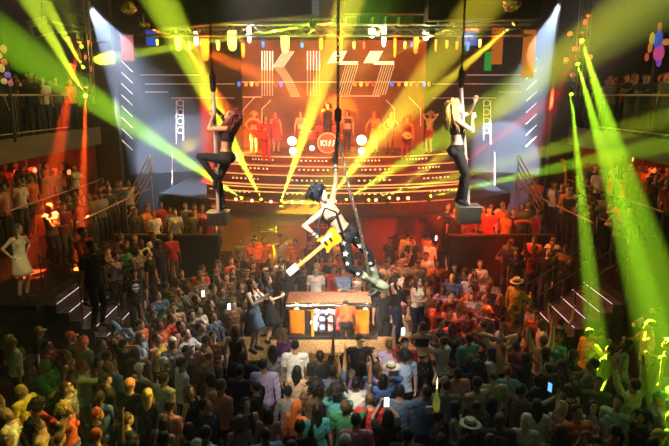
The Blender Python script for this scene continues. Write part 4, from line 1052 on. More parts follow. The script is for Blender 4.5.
# hand-placed people: px, py of the head, floor height, sex, pose, way they face (deg, 0 = towards the viewer, 90 = to the right), ...
T = [
 # lower left, lit yellow and green
 (22, 391, 0, 'm', 'look', 75, 't_shirt:yellow', 'trousers:navy', 'buzz:blonde', None, 'fair', 'man with cropped blond hair in pale yellow t-shirt at the lower left, gazing up'),
 (7, 415, 0, 'w', 'look', 80, 'tank_top:white', 'shorts:black', 'bun:blonde', None, 'fair', 'woman with blonde bun and white tank top at the lower left edge'),
 (46, 366, 0, 'm', 'cross', 70, 'shirt:green', 'trousers:black', None, 'cap:green', 'tan', 'man in shiny green long-sleeved shirt and dark green cap, arms folded'),
 (67, 388, 0, 'm', 'look', 95, 't_shirt:grey', 'trousers:black', 'short:brown', None, 'fair', 'man in grey t-shirt gazing up just behind the woman with curly blonde hair', True),
 (82, 367, 0, 'm', 'point', 100, 'shirt:cream', 'trousers:grey', 'short:red', None, 'tan', 'man with red-lit hair and cream long-sleeved shirt stretching one arm out'),  # red light on his hair is put into the hair colour
 (37, 425, 0, 'm', 'look', 110, 't_shirt:tan', 'trousers:black', 'curly:black', None, 'brown', 'curly black haired man in tan t-shirt in front of the blond man in yellow'),
 (66, 409, 0, 'w', 'look', 80, 'tank_top:coral', 'shorts:denim blue', 'curly:blonde', None, 'tan', 'woman with curly blonde hair in coral tank top at the lower left'),
 (97, 415, 0, 'm', 'stand', 120, 't_shirt:black', 'trousers:black', 'short:red', None, 'tan', 'man with short red-lit hair in black t-shirt right of the woman in coral'),  # dark hair; its red is light put into the colour
 (96, 436, 0, 'm', 'stand', 170, 't_shirt:charcoal', 'trousers:black', 'buzz:red', None, 'tan', 'man with cropped red-lit hair in charcoal t-shirt at the bottom edge'),  # cropped dark hair, coloured red for the light on it
 (66, 355, 0, 'w', 'look', 90, 'tank_top:brown', 'shorts:black', 'bun:red', None, 'tan', 'bare-shouldered woman in brown tank top with red-lit bun'),  # hair colour carries the red light falling on the bun
 (71, 337, 0, 'm', 'stand', 100, 't_shirt:black', 'trousers:black', None, 'cap:coral', 'tan', 'man in bright red cap and black t-shirt below the left stairs'),
 (84, 342, 0, 'm', 'stand', 150, 't_shirt:pale green', 'trousers:black', None, 'headscarf:coral', 'tan', 'person in pale green t-shirt with a long red headscarf below the left stairs'),
 (102, 345, 0, 'm', 'look', 70, 't_shirt:black', 'trousers:navy', 'short:black', None, 'tan', 'man in black t-shirt gazing up beside the red headscarf'),
 (107, 357, 0, 'm', 'stand', 140, 't_shirt:pink', 'trousers:denim blue', 'short:black', None, 'brown', 'man in pink t-shirt seen from behind, beside the cream shirted man'),
 (39, 332, 0, 'm', 'stand', 110, 't_shirt:black', 'trousers:black', None, 'cap:tan', 'tan', 'man in tan cap and black t-shirt in the dark below the left podium'),
 (5, 332, 0.0, 'w', 'cup', 60, 'tank_top:brown', 'shorts:black', 'long:dark brown', None, 'tan', 'woman in brown tank top at the left edge below the woman in white'),
 (3, 354, 0, 'w', 'hips', 70, 'crop_top:black', 'skirt:maroon', 'long:black', None, 'tan', 'woman in black crop top and maroon skirt at the left edge'),
 (20, 352, 0, 'm', 'look', 80, 't_shirt:charcoal', 'trousers:black', 'short:black', None, 'tan', 'man in charcoal t-shirt gazing up in the dark at the left edge'),
 (48, 346, 0, 'w', 'look', 85, 't_shirt:maroon', 'trousers:black', 'ponytail:black', None, 'tan', 'woman in maroon t-shirt and black ponytail behind the green cap'),
 # bottom left of centre
 (130, 385, 0, 'm', 'stand', 160, 't_shirt:black', 'trousers:black', None, 'cap:salmon', 'tan', 'man in salmon cap and black t-shirt seen from behind, lower left crowd'),
 (148, 395, 0, 'w', 'stand', 175, 't_shirt:navy', 'trousers:black', 'long:blonde', None, 'fair', 'woman with long dark blonde hair in navy t-shirt seen from behind'),
 (164, 379, 0, 'm', 'stand', 150, 'shirt:cream', 'trousers:navy', 'short:black', None, 'brown', 'black haired man in cream long-sleeved shirt in the lower left crowd'),
 (170, 407, 0, 'w', 'stand', 165, 't_shirt:pink', 'trousers:black', 'bun:black', None, 'tan', 'woman with black bun and pink t-shirt near the bottom, back turned'),
 (190, 392, 0, 'w', 'look', 60, 'tank_top:black', 'shorts:black', 'long:brown', None, 'fair', 'woman gazing up in black tank top with long brown hair, lower left of centre'),
 (206, 406, 0, 'm', 'look', 80, 'shirt:navy', 'trousers:black', 'short:black', None, 'tan', 'dark haired man in navy long-sleeved shirt looking right, near the bottom'),
 (127, 420, 0, 'm', 'stand', 140, 't_shirt:charcoal', 'trousers:black', 'buzz:brown', None, 'fair', 'man with cropped brown hair and charcoal t-shirt near the bottom left'),
 (206, 434, 0, 'm', 'stand', 150, 'shirt:white', 'trousers:navy', 'short:dark brown', None, 'tan', 'man in white long-sleeved shirt at the bottom edge left of centre'),
 (264, 365, 0, 'm', 'stand', 180, 'shirt:lilac', 'trousers:navy', 'short:black', None, 'tan', 'black haired man in lilac long-sleeved shirt with his back turned, front of the island'),
 (288, 392, 0, 'w', 'stand', 170, 'shirt:grey', 'trousers:black', 'bun:black', None, 'tan', 'woman with black bun in grey long-sleeved shirt behind the orange scarf'),
 (297, 407, 0, 'w', 'stand', 150, 'shirt:orange', 'trousers:black', None, 'headscarf:orange', 'tan', 'person in bright orange headscarf and orange shirt in the middle of the dark front crowd'),
 (317, 411, 0, 'w', 'stand', 190, 't_shirt:teal', 'trousers:black', 'long:black', None, 'tan', 'long black haired woman in teal t-shirt beside the orange headscarf'),
 (240, 372, 0, 'm', 'stand', 170, 'shirt:navy', 'trousers:black', 'short:black', None, 'tan', 'man in navy long-sleeved shirt, back turned, left of the lilac shirt'),
 (246, 405, 0, 'w', 'look', 20, 'tank_top:black', 'shorts:black', 'long:dark brown', None, 'fair', 'pale woman in black tank top facing the viewer among the dark front crowd'),
 (300, 428, 0, 'm', 'stand', 175, 'shirt:black', 'trousers:black', 'short:black', None, 'tan', 'man in black long-sleeved shirt at the bottom just below the orange headscarf'),
 # bottom centre
 (356, 384, 0, 'm', 'up2', 180, 't_shirt:white', 'trousers:denim blue', 'short:black', None, 'tan', 'man in white t-shirt with both arms raised, back turned, centre front'),
 (370, 400, 0, 'm', 'stand', 175, 't_shirt:red', 'trousers:navy', 'buzz:brown', None, 'fair', 'man with cropped brown hair in red t-shirt with his back turned, bottom centre'),
 (388, 417, 0, 'w', 'phone', 185, 't_shirt:black', 'trousers:black', 'long:black', None, 'tan', 'woman with long black hair and black t-shirt filming with a lit phone'),
 (356, 421, 0, 'm', 'stand', 178, 't_shirt:pink', 'trousers:navy', 'short:black', None, 'tan', 'black haired man in pale pink t-shirt, back turned, at the bottom centre'),
 (383, 380, 0, 'w', 'behind', 180, 'shirt:blue', 'trousers:black', 'long:black', None, 'tan', 'woman in blue long-sleeved shirt with hands behind head, back turned'),
 (400, 392, 0, 'm', 'stand', 165, 'shirt:denim blue', 'trousers:black', 'short:black', None, 'tan', 'man in denim blue shirt just below the straw hat'),
 (345, 442, 0, 'm', 'stand', 170, 't_shirt:grey', 'trousers:black', None, 'cap:white', 'tan', 'man in white cap at the bottom edge of the centre crowd'),
 (332, 372, 0, 'm', 'up1', 190, 't_shirt:denim blue', 'trousers:black', 'short:black', None, 'tan', 'man in denim blue t-shirt raising one arm in front of the island'),
 (320, 356, 0, 'm', 'up1', 180, 't_shirt:black', 'trousers:black', 'short:black', None, 'brown', 'man in black t-shirt raising one arm against the glowing island'),
 (457, 408, 0, 'w', 'cup', 60, 'tank_top:white', 'trousers:black', 'long:dark brown', None, 'tan', 'woman in white tank top with one hand at her chest, right of the sparkling bottle'),
 (440, 418, 0, 'm', 'cup', 80, 'shirt:black', 'trousers:black', 'short:black', None, 'tan', 'man in black long-sleeved shirt holding up the sparkling bottle'),
 (479, 409, 0, 'm', 'point', 40, 'shirt:charcoal', 'trousers:black', 'short:black', None, 'brown', 'man in charcoal shirt stretching one arm out near the sparkling bottle'),
 (492, 403, 0, 'w', 'stand', 175, 't_shirt:charcoal', 'trousers:black', 'long:black', None, 'tan', 'long black haired woman in charcoal t-shirt, back turned, in front of the tan tee'),
 (494, 377, 0, 'm', 'stand', 178, 't_shirt:tan', 'trousers:black', 'buzz:brown', None, 'fair', 'man with cropped brown hair in tan t-shirt, back turned, lower right of centre'),
 (508, 372, 0, 'w', 'stand', 175, 't_shirt:light blue', 'trousers:black', 'bun:red', None, 'fair', 'woman with red bun and light blue t-shirt, back turned'),
 (522, 391, 0, 'm', 'point', 120, 't_shirt:brown', 'trousers:black', 'short:black', None, 'tan', 'man in brown t-shirt with one bare arm stretched to the right'),
 (537, 406, 0, 'w', 'stand', 170, 't_shirt:cream', 'trousers:black', 'long:black', None, 'tan', 'woman in cream t-shirt with long black hair below the stretched arm'),
 (526, 421, 0, 'w', 'stand', 165, 't_shirt:cream', 'trousers:black', None, 'headscarf:cream', 'tan', 'person in cream headscarf and cream t-shirt at the lower right'),
 (561, 408, 0, 'w', 'look', -60, 'tank_top:salmon', 'shorts:black', 'long:blonde', None, 'fair', 'blonde woman in salmon tank top looking left, lower right'),
 # bottom right
 (577, 413, 0, 'm', 'look', 10, 't_shirt:coral', 'trousers:black', 'short:black', None, 'tan', 'man in coral red t-shirt facing the viewer at the lower right'),
 (593, 408, 0, 'w', 'look', -20, 't_shirt:lilac', 'trousers:black', 'long:black', None, 'fair', 'woman with long black hair in lilac t-shirt facing the viewer, lower right'),
 (618, 403, 0, 'm', 'look', -50, 'shirt:pale green', 'trousers:black', 'short:dark brown', None, 'tan', 'man in pale green long-sleeved shirt looking left, lower right'),
 (642, 418, 0, 'w', 'look', -60, 'shirt:black', 'trousers:black', 'curly:black', None, 'tan', 'curly black haired woman in black long-sleeved shirt at the lower right'),
 (660, 398, 0, 'm', 'stand', -100, 't_shirt:pale green', 'trousers:navy', None, 'cap:green', 'tan', 'man in green cap and pale green t-shirt at the right edge'),
 (575, 383, 0, 'w', 'cup', -30, 'tank_top:tan', 'trousers:black', 'long:dark brown', None, 'tan', 'woman in tan tank top behind the man in coral red'),
 (598, 384, 0, 'm', 'look', -20, 't_shirt:olive', 'trousers:black', 'short:black', None, 'tan', 'man in olive t-shirt gazing up behind the woman in lilac'),
 (603, 332, 0, 'w', 'look', 150, 'tank_top:black', 'trousers:black', 'bun:black', None, 'tan', 'woman with black bun in the narrow green beam at the right'),
 (590, 334, 0, 'm', 'cup', 100, 'shirt:yellow', 'trousers:black', 'short:black', None, 'tan', 'man in yellow long-sleeved shirt beside the narrow green beam'),
 (611, 350, 0, 'w', 'look', -150, 'shirt:olive', 'trousers:black', 'curly:black', None, 'tan', 'curly haired woman in olive long-sleeved shirt below the narrow green beam'),
 (654, 312, .45, 'm', 'clap', -75, 'shirt:white', 'trousers:black', 'short:dark brown', None, 'fair', 'man in loose white shirt bathed in the broad green beam at the right edge'),
 # middle left
 (137, 298, 0, 'm', 'look', 70, 'shirt:lilac', 'trousers:navy', 'short:black', None, 'tan', 'man in lilac long-sleeved shirt standing left of the shimmering teal top'),
 (151, 309, 0, 'w', 'behind', 170, 'shirt:teal', 'trousers:black', 'short:dark brown', None, 'fair', 'woman in shimmering teal long-sleeved top, back turned, hands behind head'),
 (124, 345, 0, 'm', 'behind', 150, 't_shirt:black', 'trousers:black', 'short:black', None, 'fair', 'man in black t-shirt with hands behind head below the blue balloon'),
 (157, 339, 0, 'm', 'look', 60, 'tank_top:yellow', 'trousers:black', 'short:black', None, 'tan', 'man in yellow tank top left of the white cap'),
 (173, 343, 0, 'm', 'look', 30, 't_shirt:grey', 'trousers:black', None, 'cap:white', 'tan', 'man in white cap and grey t-shirt left of the island'),
 (181, 326, 0, 'w', 'look', 60, 't_shirt:pink', 'trousers:black', 'long:black', None, 'fair', 'woman in pink t-shirt with long black hair gazing up, left of the island'),
 (192, 316, 0, 'm', 'look', 30, 't_shirt:navy', 'trousers:black', 'short:black', None, 'fair', 'man in navy t-shirt facing the viewer left of the denim jacket'),
 (186, 335, 0, 'm', 'clap', 70, 'shirt:white', 'trousers:black', 'buzz:brown', None, 'fair', 'man in white long-sleeved shirt clapping beside the white cap'),
 (188, 351, 0, 'm', 'look', 90, 't_shirt:black', 'trousers:navy', None, 'cap:navy', 'tan', 'man in navy cap and black t-shirt looking right'),
 (207, 341, 0, 'm', 'stand', 110, 't_shirt:brown', 'trousers:black', 'buzz:black', None, 'tan', 'bare-headed man in brown t-shirt right of the navy cap'),
 (165, 363, 0, 'w', 'look', 80, 'shirt:black', 'trousers:black', None, 'headscarf:white', 'tan', 'woman in white headscarf and black long-sleeved shirt in the left crowd'),
 (182, 364, 0, 'm', 'stand', 120, 't_shirt:white', 'trousers:black', 'short:black', None, 'tan', 'black haired man in white t-shirt below the navy cap'),
 (200, 358, 0, 'm', 'look', 70, 't_shirt:brown', 'trousers:black', None, 'cap:pink', 'tan', 'man in pink cap and brown t-shirt in the left crowd'),
 (213, 317, 0, 'w', 'look', 60, 'shirt:denim blue', 'trousers:black', 'short:dark brown', None, 'tan', 'woman in denim blue long-sleeved shirt left of the patterned dress dancer'),
 (213, 337, 0, 'm', 'cup', 10, 't_shirt:brown', 'trousers:black', 'buzz:black', None, 'fair', 'man in brown t-shirt facing the viewer, holding something white'),
 (295, 346, 0, 'm', 'stand', 180, 't_shirt:white', 'trousers:black', 'short:black', None, 'tan', 'black haired man in white t-shirt right in front of the island'),
 (273, 351, 0, 'w', 'stand', 185, 'shirt:grey', 'trousers:black', 'long:black', None, 'tan', 'long black haired woman in grey shirt right in front of the island'),
 (360, 341, 0, 'm', 'hips', 10, 'shirt:black', 'trousers:black', 'short:black', None, 'tan', 'security man in black long-sleeved shirt and sunglasses before the island', True),
 (373, 353, 0, 'w', 'look', 40, 'tank_top:brown', 'trousers:black', 'long:black', None, 'fair', 'woman in brown tank top facing the viewer right of the security man'),
 (390, 346, 0, 'm', 'stand', 160, 't_shirt:lilac', 'trousers:navy', 'short:brown', None, 'tan', 'man in lilac t-shirt, back turned, behind the straw hat'),
 (391, 369, 0, 'w', 'stand', 170, 't_shirt:light blue', 'trousers:navy', None, 'straw_hat:cream', 'fair', 'person in straw hat with black band and light blue t-shirt'),
 (405, 344, 0, 'm', 'up1', 10, 't_shirt:red', 'trousers:black', 'short:black', None, 'tan', 'man in red t-shirt holding a phone up high'),
 (441, 323, 0, 'm', 'cup', 20, 't_shirt:pink', 'trousers:black', 'short:black', None, 'tan', 'man in pink t-shirt right of the floral skirt'),
 (450, 314, 0, 'm', 'look', 0, 't_shirt:black', 'trousers:black', 'short:black', None, 'brown', 'man in black t-shirt behind the orange balloon'),
 (443, 342, 0, 'w', 'phone', -150, 't_shirt:white', 'trousers:black', 'bun:brown', None, 'fair', 'woman in white t-shirt with brown bun right of the woman on the box'),
 (460, 308, 0, 'w', 'stand', 150, 'shirt:pink', 'trousers:black', 'long:brown', None, 'fair', 'woman in pink long-sleeved blouse in the right crowd'),
 (499, 337, 0, 'm', 'behind', 170, 'shirt:cream', 'trousers:black', None, 'cap:white', 'tan', 'man in white cap with hands behind head, cream long-sleeved shirt'),
 (517, 283, .45, 'm', 'cup', 120, 'shirt:yellow', 'trousers:tan', None, 'straw_hat:white', 'tan', 'man in white brimmed hat and yellow long-sleeved shirt in the right crowd'),
 (516, 347, 0, 'm', 'up2', 175, 't_shirt:red', 'trousers:black', 'short:black', None, 'tan', 'black haired man in red t-shirt with both arms raised, right crowd'),
 (543, 341, 0, 'm', 'up2', 190, 'shirt:cream', 'trousers:black', 'short:brown', None, 'tan', 'man in cream long-sleeved shirt with both arms raised, right crowd'),
 (561, 322, 0, 'w', 'up2', 160, 'tank_top:black', 'trousers:black', 'bun:black', None, 'fair', 'woman in black tank top with both bare arms raised, right crowd'),
 # left platform by the stairs
 (116, 257, .9, 'w', 'hips', 50, 'tank_top:lilac', 'trousers:brown', 'short:black', None, 'tan', 'person in pale lilac tank top with hands on hips beside the skull print'),
 (134, 274, .9, 'm', 'stand', 30, 't_shirt:black', 'trousers:black', 'short:black', None, 'tan', 'man in black t-shirt with a white skull print on the left crowd edge', False, (.72, .74, .70)),
 (92, 247, 2.1, 'm', 'stand', 60, 't_shirt:black', 'trousers:black', 'buzz:black', None, 'tan', 'broad man in black t-shirt at the head of the left stairs'),
 (83, 233, 2.1, 'm', 'cup', 70, 'shirt:red', 'trousers:maroon', 'short:black', None, 'tan', 'man in red shirt lit by the red beam above the left stairs'),
 (176, 283, 0, 'w', 'look', 120, 'tank_top:white', 'trousers:black', 'curly:black', None, 'brown', 'woman with big curly black hair and white tank top, back turned'),
 (148, 254, .9, 'm', 'look', 90, 't_shirt:black', 'trousers:black', 'buzz:black', None, 'fair', 'bald man in black t-shirt on the low terrace left of the island'),
 (166, 286, 0, 'm', 'stand', 150, 'shirt:olive', 'trousers:black', 'short:black', None, 'tan', 'man in olive jacket, back turned, left of the big curly hair'),
 (158, 296, 0, 'm', 'clap', 50, 't_shirt:blue', 'trousers:black', 'buzz:brown', None, 'fair', 'man in blue t-shirt clapping above the teal top'),
 # row behind the island
 (316, 271, 0, 'm', 'look', 0, 't_shirt:white', 'trousers:black', 'short:black', None, 'tan', 'man in white t-shirt standing behind the island, left one'),
 (334, 270, 0, 'm', 'hips', 0, 't_shirt:red', 'trousers:black', 'buzz:black', None, 'brown', 'broad man in red t-shirt standing behind the middle of the island'),
 (345, 262, 0, 'm', 'cross', 10, 'shirt:salmon', 'trousers:black', 'short:black', None, 'tan', 'tall man in salmon shirt behind the broad man in red'),
 (357, 273, 0, 'w', 'cup', -10, 'crop_top:white', 'shorts:denim blue', 'long:black', None, 'tan', 'woman in white crop top and denim shorts behind the island'),
 (322, 259, 0, 'w', 'stand', 0, 't_shirt:coral', 'trousers:black', 'long:black', None, 'tan', 'woman in coral t-shirt in the second row behind the island'),
 (304, 271, 0, 'm', 'stand', 10, 't_shirt:black', 'trousers:black', 'short:black', None, 'brown', 'man in black t-shirt at the left end behind the island'),
 (254, 243, .35, 'm', 'cross', 20, 'shirt:coral', 'trousers:black', 'short:black', None, 'tan', 'man in coral long-sleeved shirt with folded arms below the fretwork panel'),
 (264, 241, .35, 'm', 'look', 30, 't_shirt:orange', 'trousers:black', 'short:black', None, 'tan', 'man in orange t-shirt below the fretwork panel'),
 (295, 243, .35, 'm', 'stand', 0, 'shirt:orange', 'trousers:black', 'short:black', None, 'tan', 'man in orange long-sleeved shirt below the red bottle shelf'),
 (408, 236, .35, 'm', 'stand', 160, 'shirt:cream', 'trousers:black', 'short:black', None, 'tan', 'man in cream shirt with his back turned against the red wall'),
 (427, 236, .35, 'm', 'cup', 120, 't_shirt:salmon', 'trousers:black', 'short:black', None, 'tan', 'man in salmon t-shirt beside the cream shirt at the red wall'),
 (391, 255, 0, 'w', 'stand', 175, 'crop_top:tan', 'skirt:black', 'mane:black', None, 'tan', 'woman with big black hair in tan crop top, back turned, behind the silver boot'),
 (403, 256, 0, 'w', 'up1', 170, 'tank_top:cream', 'skirt:brown', 'long:black', None, 'tan', 'woman in cream tank top raising one arm behind the silver boot'),
]
for r in T:
    px, py, z, sex, pose, yaw, top, bot, hair, hat, skin, lab = r[:12]
    person(px, py, z, sex, pose, yaw, top, bot, hair, hat, skin, lab, glasses=r[12] if len(r) > 12 else False, print_=r[13] if len(r) > 13 else None)

if __name__ == '__main__' and False: pass
# ---------------------------------------------------------------- bar island in the middle of the floor
isl = empty('bar_island', (0, 14, 0), 'glowing bar island in the middle of the floor with a chrome counter edge', 'bar')
def local(o, p): return V(p) - V(o.location)
M_GOLD = panel_mat('gold mosaic', (.22, .09, .02), (.62, .34, .08), (14, 14, 14), .3, .5)
M_TOP = panel_mat('counter top', (.30, .14, .08), (.62, .42, .30), (16, 16, 16), .25)
M_ORNG = mat('orange lacquer', (.75, .28, .03), .35)
def ib(name, c, size, m, parent=isl, bev=.02): return MB().box(V(c) - V((0, 14, 0)) if parent is isl else c, size, bev=bev).build(name, m, parent)
XL, XR = -1.32, 1.02
cx_, w_ = (XL + XR) / 2, XR - XL
ib('counter_top', (cx_, 15.55, 1.10), (w_, .95, .06), M_TOP)
ib('back_panel', (cx_, 15.96, .55), (w_, .08, 1.06), mat('back panel', (.12, .03, .02), .5))
g = MB(); g.tube([V((XL, 1.05, 1.04)), V((XR, 1.05, 1.04))], .105, 16); g.build('chrome_rail', M_CHROME, isl, True)
ib('kick_board', (cx_, 15.35, .06), (w_, .5, .12), M_BLACK)
ib('fridge_back', (cx_, 15.80, .5), (w_, .05, .9), mat('fridge back', (.35, .06, .05), .4))
# lit fridge in the middle: emissive strip, two shelves, packages
fr = ib('fridge', (-.12, 15.62, .55), (1.10, .30, .88), mat('fridge white', (.75, .74, .74), .3))
MB().box((-.12, 1.44, .92), (1.06, .05, .12)).build('light_strip', glow('fridge light', (1, .93, .92), 14.0), isl)
for z in (.22, .48, .72): ib('shelf', (-.12, 15.36, z), (1.08, .34, .03), M_CHROME)
pk = [('white', (.8, .78, .76)), ('red', (.6, .05, .05)), ('pink', (.75, .35, .35)), ('blue', (.25, .3, .55))]
for i in range(15):
    r_, c_ = divmod(i, 5); nm, col = pk[(i * 7 + r_) % 4]
    b_ = MB().box((0, 0, .09), (.14, .16, .15 + .02 * (i % 3)), bev=.008).build('package', mat('package ' + nm, col, .5), None, loc=(-.56 + c_ * .22, 15.33, (.235, .495, .735)[r_] + .012))
    tag(b_, f'{nm} package on the {("bottom", "middle", "top")[r_]} shelf of the glowing bar fridge', 'package', f'{nm} packages, {("bottom", "middle", "top")[r_]} fridge shelf')
# orange cabinets either side, one with an open framed door
for x, nm, dx in ((-1.04, 'left', 1), (.76, 'right', -1)):
    cb = ib('cabinet', (x, 15.55, .50), (.44, .40, .94), M_ORNG)
    d_ = empty('door', (0, 0, 0)); d_.parent = isl; d_.location = (x + dx * .30, 1.22, .48); d_.rotation_euler = (0, 0, dx * -.5)
    for s_ in (-1, 1): MB().box((s_ * .15, 0, 0), (.07, .04, .90), bev=.008).build('stile', M_ORNG, d_); MB().box((0, 0, s_ * .415), (.36, .04, .07), bev=.008).build('cross_rail', M_ORNG, d_)
    MB().box((0, .01, 0), (.26, .015, .76)).build('glass', mat('dark glass', (.02, .02, .025), .1), d_)
    MB().tube([(.12, -.04, -.05), (.12, -.04, .1)], .012).build('handle', M_CHROME, d_, True)
# front counter facing us, gold mosaic
ib('front_counter', (cx_, 12.35, .52), (w_ + .3, .62, 1.04), M_GOLD)
ib('front_top', (cx_, 12.35, 1.07), (w_ + .34, .70, .06), panel_mat('confetti top', (.20, .09, .03), (.75, .50, .22), (22, 22, 22), .4), bev=.015)
for sg, nm in ((-1, 'left'), (1, 'right')):
    x = -2.05 if sg < 0 else 1.65
    pd = empty('podium', (x, 12.5, 0), f'low confetti strewn dancers podium on the {nm} end of the bar island', 'podium')
    MB().box((0, 0, .46), (1.15, 1.25, .92), bev=.02).build('body', mat('podium black', (.03, .025, .02), .5), pd)
    MB().box((0, 0, .95), (1.2, 1.3, .06), bev=.015).build('top', panel_mat('confetti top', (.20, .09, .03), (.75, .50, .22), (22, 22, 22), .4), pd)
for x_, y_, z_, c_, e_ in ((-.12, 15.05, .86, (1, .92, .9), 20), (-.5, 15.1, .5, (1, .85, .8), 9), (.2, 15.1, .5, (1, .85, .8), 9), (-1.04, 14.9, .9, (1, .55, .15), 26), (.86, 14.9, .9, (1, .55, .15), 26)):
    l_ = bpy.data.lights.new('shelf_bulb', 'POINT'); l_.energy = e_; l_.color = c_; l_.shadow_soft_size = .05; o_ = bpy.data.objects.new('shelf_bulb', l_); COL.objects.link(o_); o_.location = (x_, y_, z_)
# barman bent into the fridge, back to us
B = fig_build('bent_m', Fig(False, lean=1.35, head=(0, .1, 0), L=((.24, -.60, .62), (1, 0, .2), .6), R=((-.24, -.60, .58), (-1, 0, .2), .6)), .0125)
r = empty('person', (.30, 14.2, 0), 'barman in bright orange red shirt bending over into the glowing bar fridge', 'person', rz=PI)
dress_up(B, r, 'tan', ('t_shirt', (.85, .10, .03)), ('trousers', (.02, .02, .02)), ('short', HCOL['black']), None, ('shoes', (.02, .02, .02))); TAKEN.append((.30, 14.2, 0))
# dancers and helpers on the podiums
P0 = .98
person(0, 0, P0, 'w', 'clap', 60, 'dress:denim blue', None, 'long:dark brown', None, 'fair', 'dancer in shimmering blue patterned dress clapping on the left podium', pos=(-1.66 - .18, 12.35), scale=.98, print_=(.6, .65, .7))
person(0, 0, P0, 'w', 'cup', 80, 't_shirt:black', 'skirt:black', 'long:black', None, 'fair', 'dancer in black top and short black skirt at the bar end of the left podium', pos=(-1.56, 12.85), scale=.94)
person(0, 0, .0, 'm', 'stand', 20, 't_shirt:black', 'trousers:black', None, 'cap:blue', 'tan', 'helper in black with a bright blue cap under the performer silver boot', pos=(1.28, 14.5))
person(0, 0, 0.0, 'w', 'up1', 100, 't_shirt:black', 'shorts:black', 'long:black', None, 'tan', 'dancer in black reaching up to the hanging performer, left end of the bar', pos=(-1.58, 16.2))
person(0, 0, P0, 'w', 'behind', 60, 'tank_top:black', 'trousers:navy', 'mane:black', None, 'fair', 'woman in black tank top with big black hair on the right podium', pos=(1.42, 12.62), scale=.96)
person(0, 0, P0, 'w', 'cup', 30, 'tank_top:white', 'trousers:navy', 'long:dark brown', None, 'fair', 'woman in white tank top and navy trousers on the right podium', pos=(1.92, 12.75), scale=.94)
for x, y, h, lab in ((4.45, 14.1, .45, 'low dark box under the man in the white brimmed hat'), (1.83, 11.3, .42, 'dark wooden box the woman in the floral skirt stands on'), (-2.05, 11.2, .42, 'dark wooden box under the back-turned woman in the black dress')):
    bx = empty('standing_box', (x, y, 0), lab, 'box'); MB().box((0, 0, h / 2), (.6, .6, h), bev=.02).build('body', mat('box wood', (.05, .03, .02), .5), bx); MB().box((0, 0, h - .01), (.64, .64, .04), bev=.01).build('lid', mat('box lid', (.08, .05, .03), .4), bx)
r = person(0, 0, .42, 'w', 'clap', 178, 'crop_top:black', 'skirt:black', 'bun:brown', None, 'fair', 'bare-backed woman in short floral black skirt standing on a wooden box', pos=(1.83, 11.3))
fl = MB()
for k in range(46):
    a, f = random.uniform(0, 2 * PI), random.uniform(.1, .95); rx, ry = .17 + .145 * f, .13 + .15 * f
    c = V((rx * math.cos(a), ry * math.sin(a), 1.0 - .40 * f)); fl.ball(c, .016, 6, 4)
fl.build('floral_print', mat('floral print', (.75, .25, .18), .7), r, True)
person(0, 0, .42, 'w', 'stand', 175, 'dress:black', None, 'long:brown', None, 'fair', 'back-turned woman in strapless black dress with long hair, left of the island', pos=(-2.05, 11.2))
# woman in white high up at the left edge
pd = empty('podium', (-7.0, 12.45, 2.1), 'dark podium under the woman in the white dress at the left edge', 'podium'); MB().box((0, 0, .06), (1.0, 1.0, .12), bev=.02).build('body', M_BLACK, pd)
person(0, 0, 2.22, 'w', 'hips', 65, 'dress:cream', None, 'long:brown', None, 'fair', 'woman in short cream white dress with long hair, raised at the left edge', pos=(-7.02, 12.45))
# ---------------------------------------------------------------- aerial performers
def chain(mb, pts, link=.075, r=.008, w=.016):
    L = [V(p) for p in pts]
    for a, b in zip(L[:-1], L[1:]):
        n = max(1, int((b - a).length / link)); d = (b - a).normalized(); x = d.orthogonal().normalized(); y = d.cross(x)
        for k in range(n):
            c = a.lerp(b, (k + .5) / n); s = x if k % 2 else y
            mb.tube([c + d * (link * .62 * math.cos(t)) + s * (w * math.sin(t)) for t in [j * PI / 4 for j in range(8)]], r, 6, closed=True)
def aerial_pole(top, bot, box, label, rope_py):
    """chrome pole hung on a chain, with a steel box at its foot"""
    p0, p1 = V(top), V(bot); t = empty('aerial_pole', p1, label, 'dance pole'); o = p1
    MB().tube([p0 - o, V((0, 0, 0))], .032, 14).build('pole', mat('pole satin', (.75, .75, .76), .32, .65), t, True)
    c = MB(); chain(c, [V((p0.x, p0.y, ZC)) - o, p0 + V((0, 0, .32)) - o]); c.build('chain', mat('chain black', (.04, .04, .045), .35, .8), t, True)
    MB().loft([(p0 - o + V((0, 0, z)), V((1, 0, 0)), V((0, 1, 0)), r, r) for z, r in ((0, .03), (.05, .05), (.25, .055), (.30, .03), (.36, .014))], 12).build('swivel', M_BLACK, t, True)
    b = MB().box((0, 0, -box[2] / 2), box, bev=.012).build('base_box', M_STEEL, t)
    for k in range(9): MB().box((-box[0] / 2 + .02 + k * (box[0] - .04) / 8, -box[1] / 2 - .004, -box[2] / 2), (.014, .012, box[2] * .8)).build('rib', mat('box rib', (.30, .29, .27), .35, .9), b)
    MB().box((0, 0, .008), (box[0] * 1.06, box[1] * 1.06, .02), bev=.006).build('box_lid', M_STEEL, t); return t
def hero(label, B, loc, rz, **kw):
    r = empty('person', loc, label, 'person', rz=rz); dress_up(B, r, **kw); return r
YLP = 9.8
bl = at(218.5, 212, YLP); tl = at(218.5, 92, YLP)
aerial_pole((bl.x, bl.y, tl.z), bl, (.34, .34, .21), 'chrome dance pole with a steel box foot hung on a chain, left one', 50)
LF = Fig(True, lean=-.13, head=(.0, .55, .1), L=((.03, -.19, 1.60), (.6, .3, -.8), 1.2, (-1, -.2, 0), (0, -.15, 1)), R=((-.03, -.17, 1.74), (-.6, .3, -.5), 1.2, (1, -.2, 0), (0, -.1, 1)),
         legs={'L': ((.09, -.20, .60), (.25, -1, .9), (.1, -.35, -1)), 'R': ((-.07, -.10, .10), (0, -1, 0), (-.1, -1, -.55))})
BL = fig_build('pole_dancer_l', LF, .008)
BARS = 1
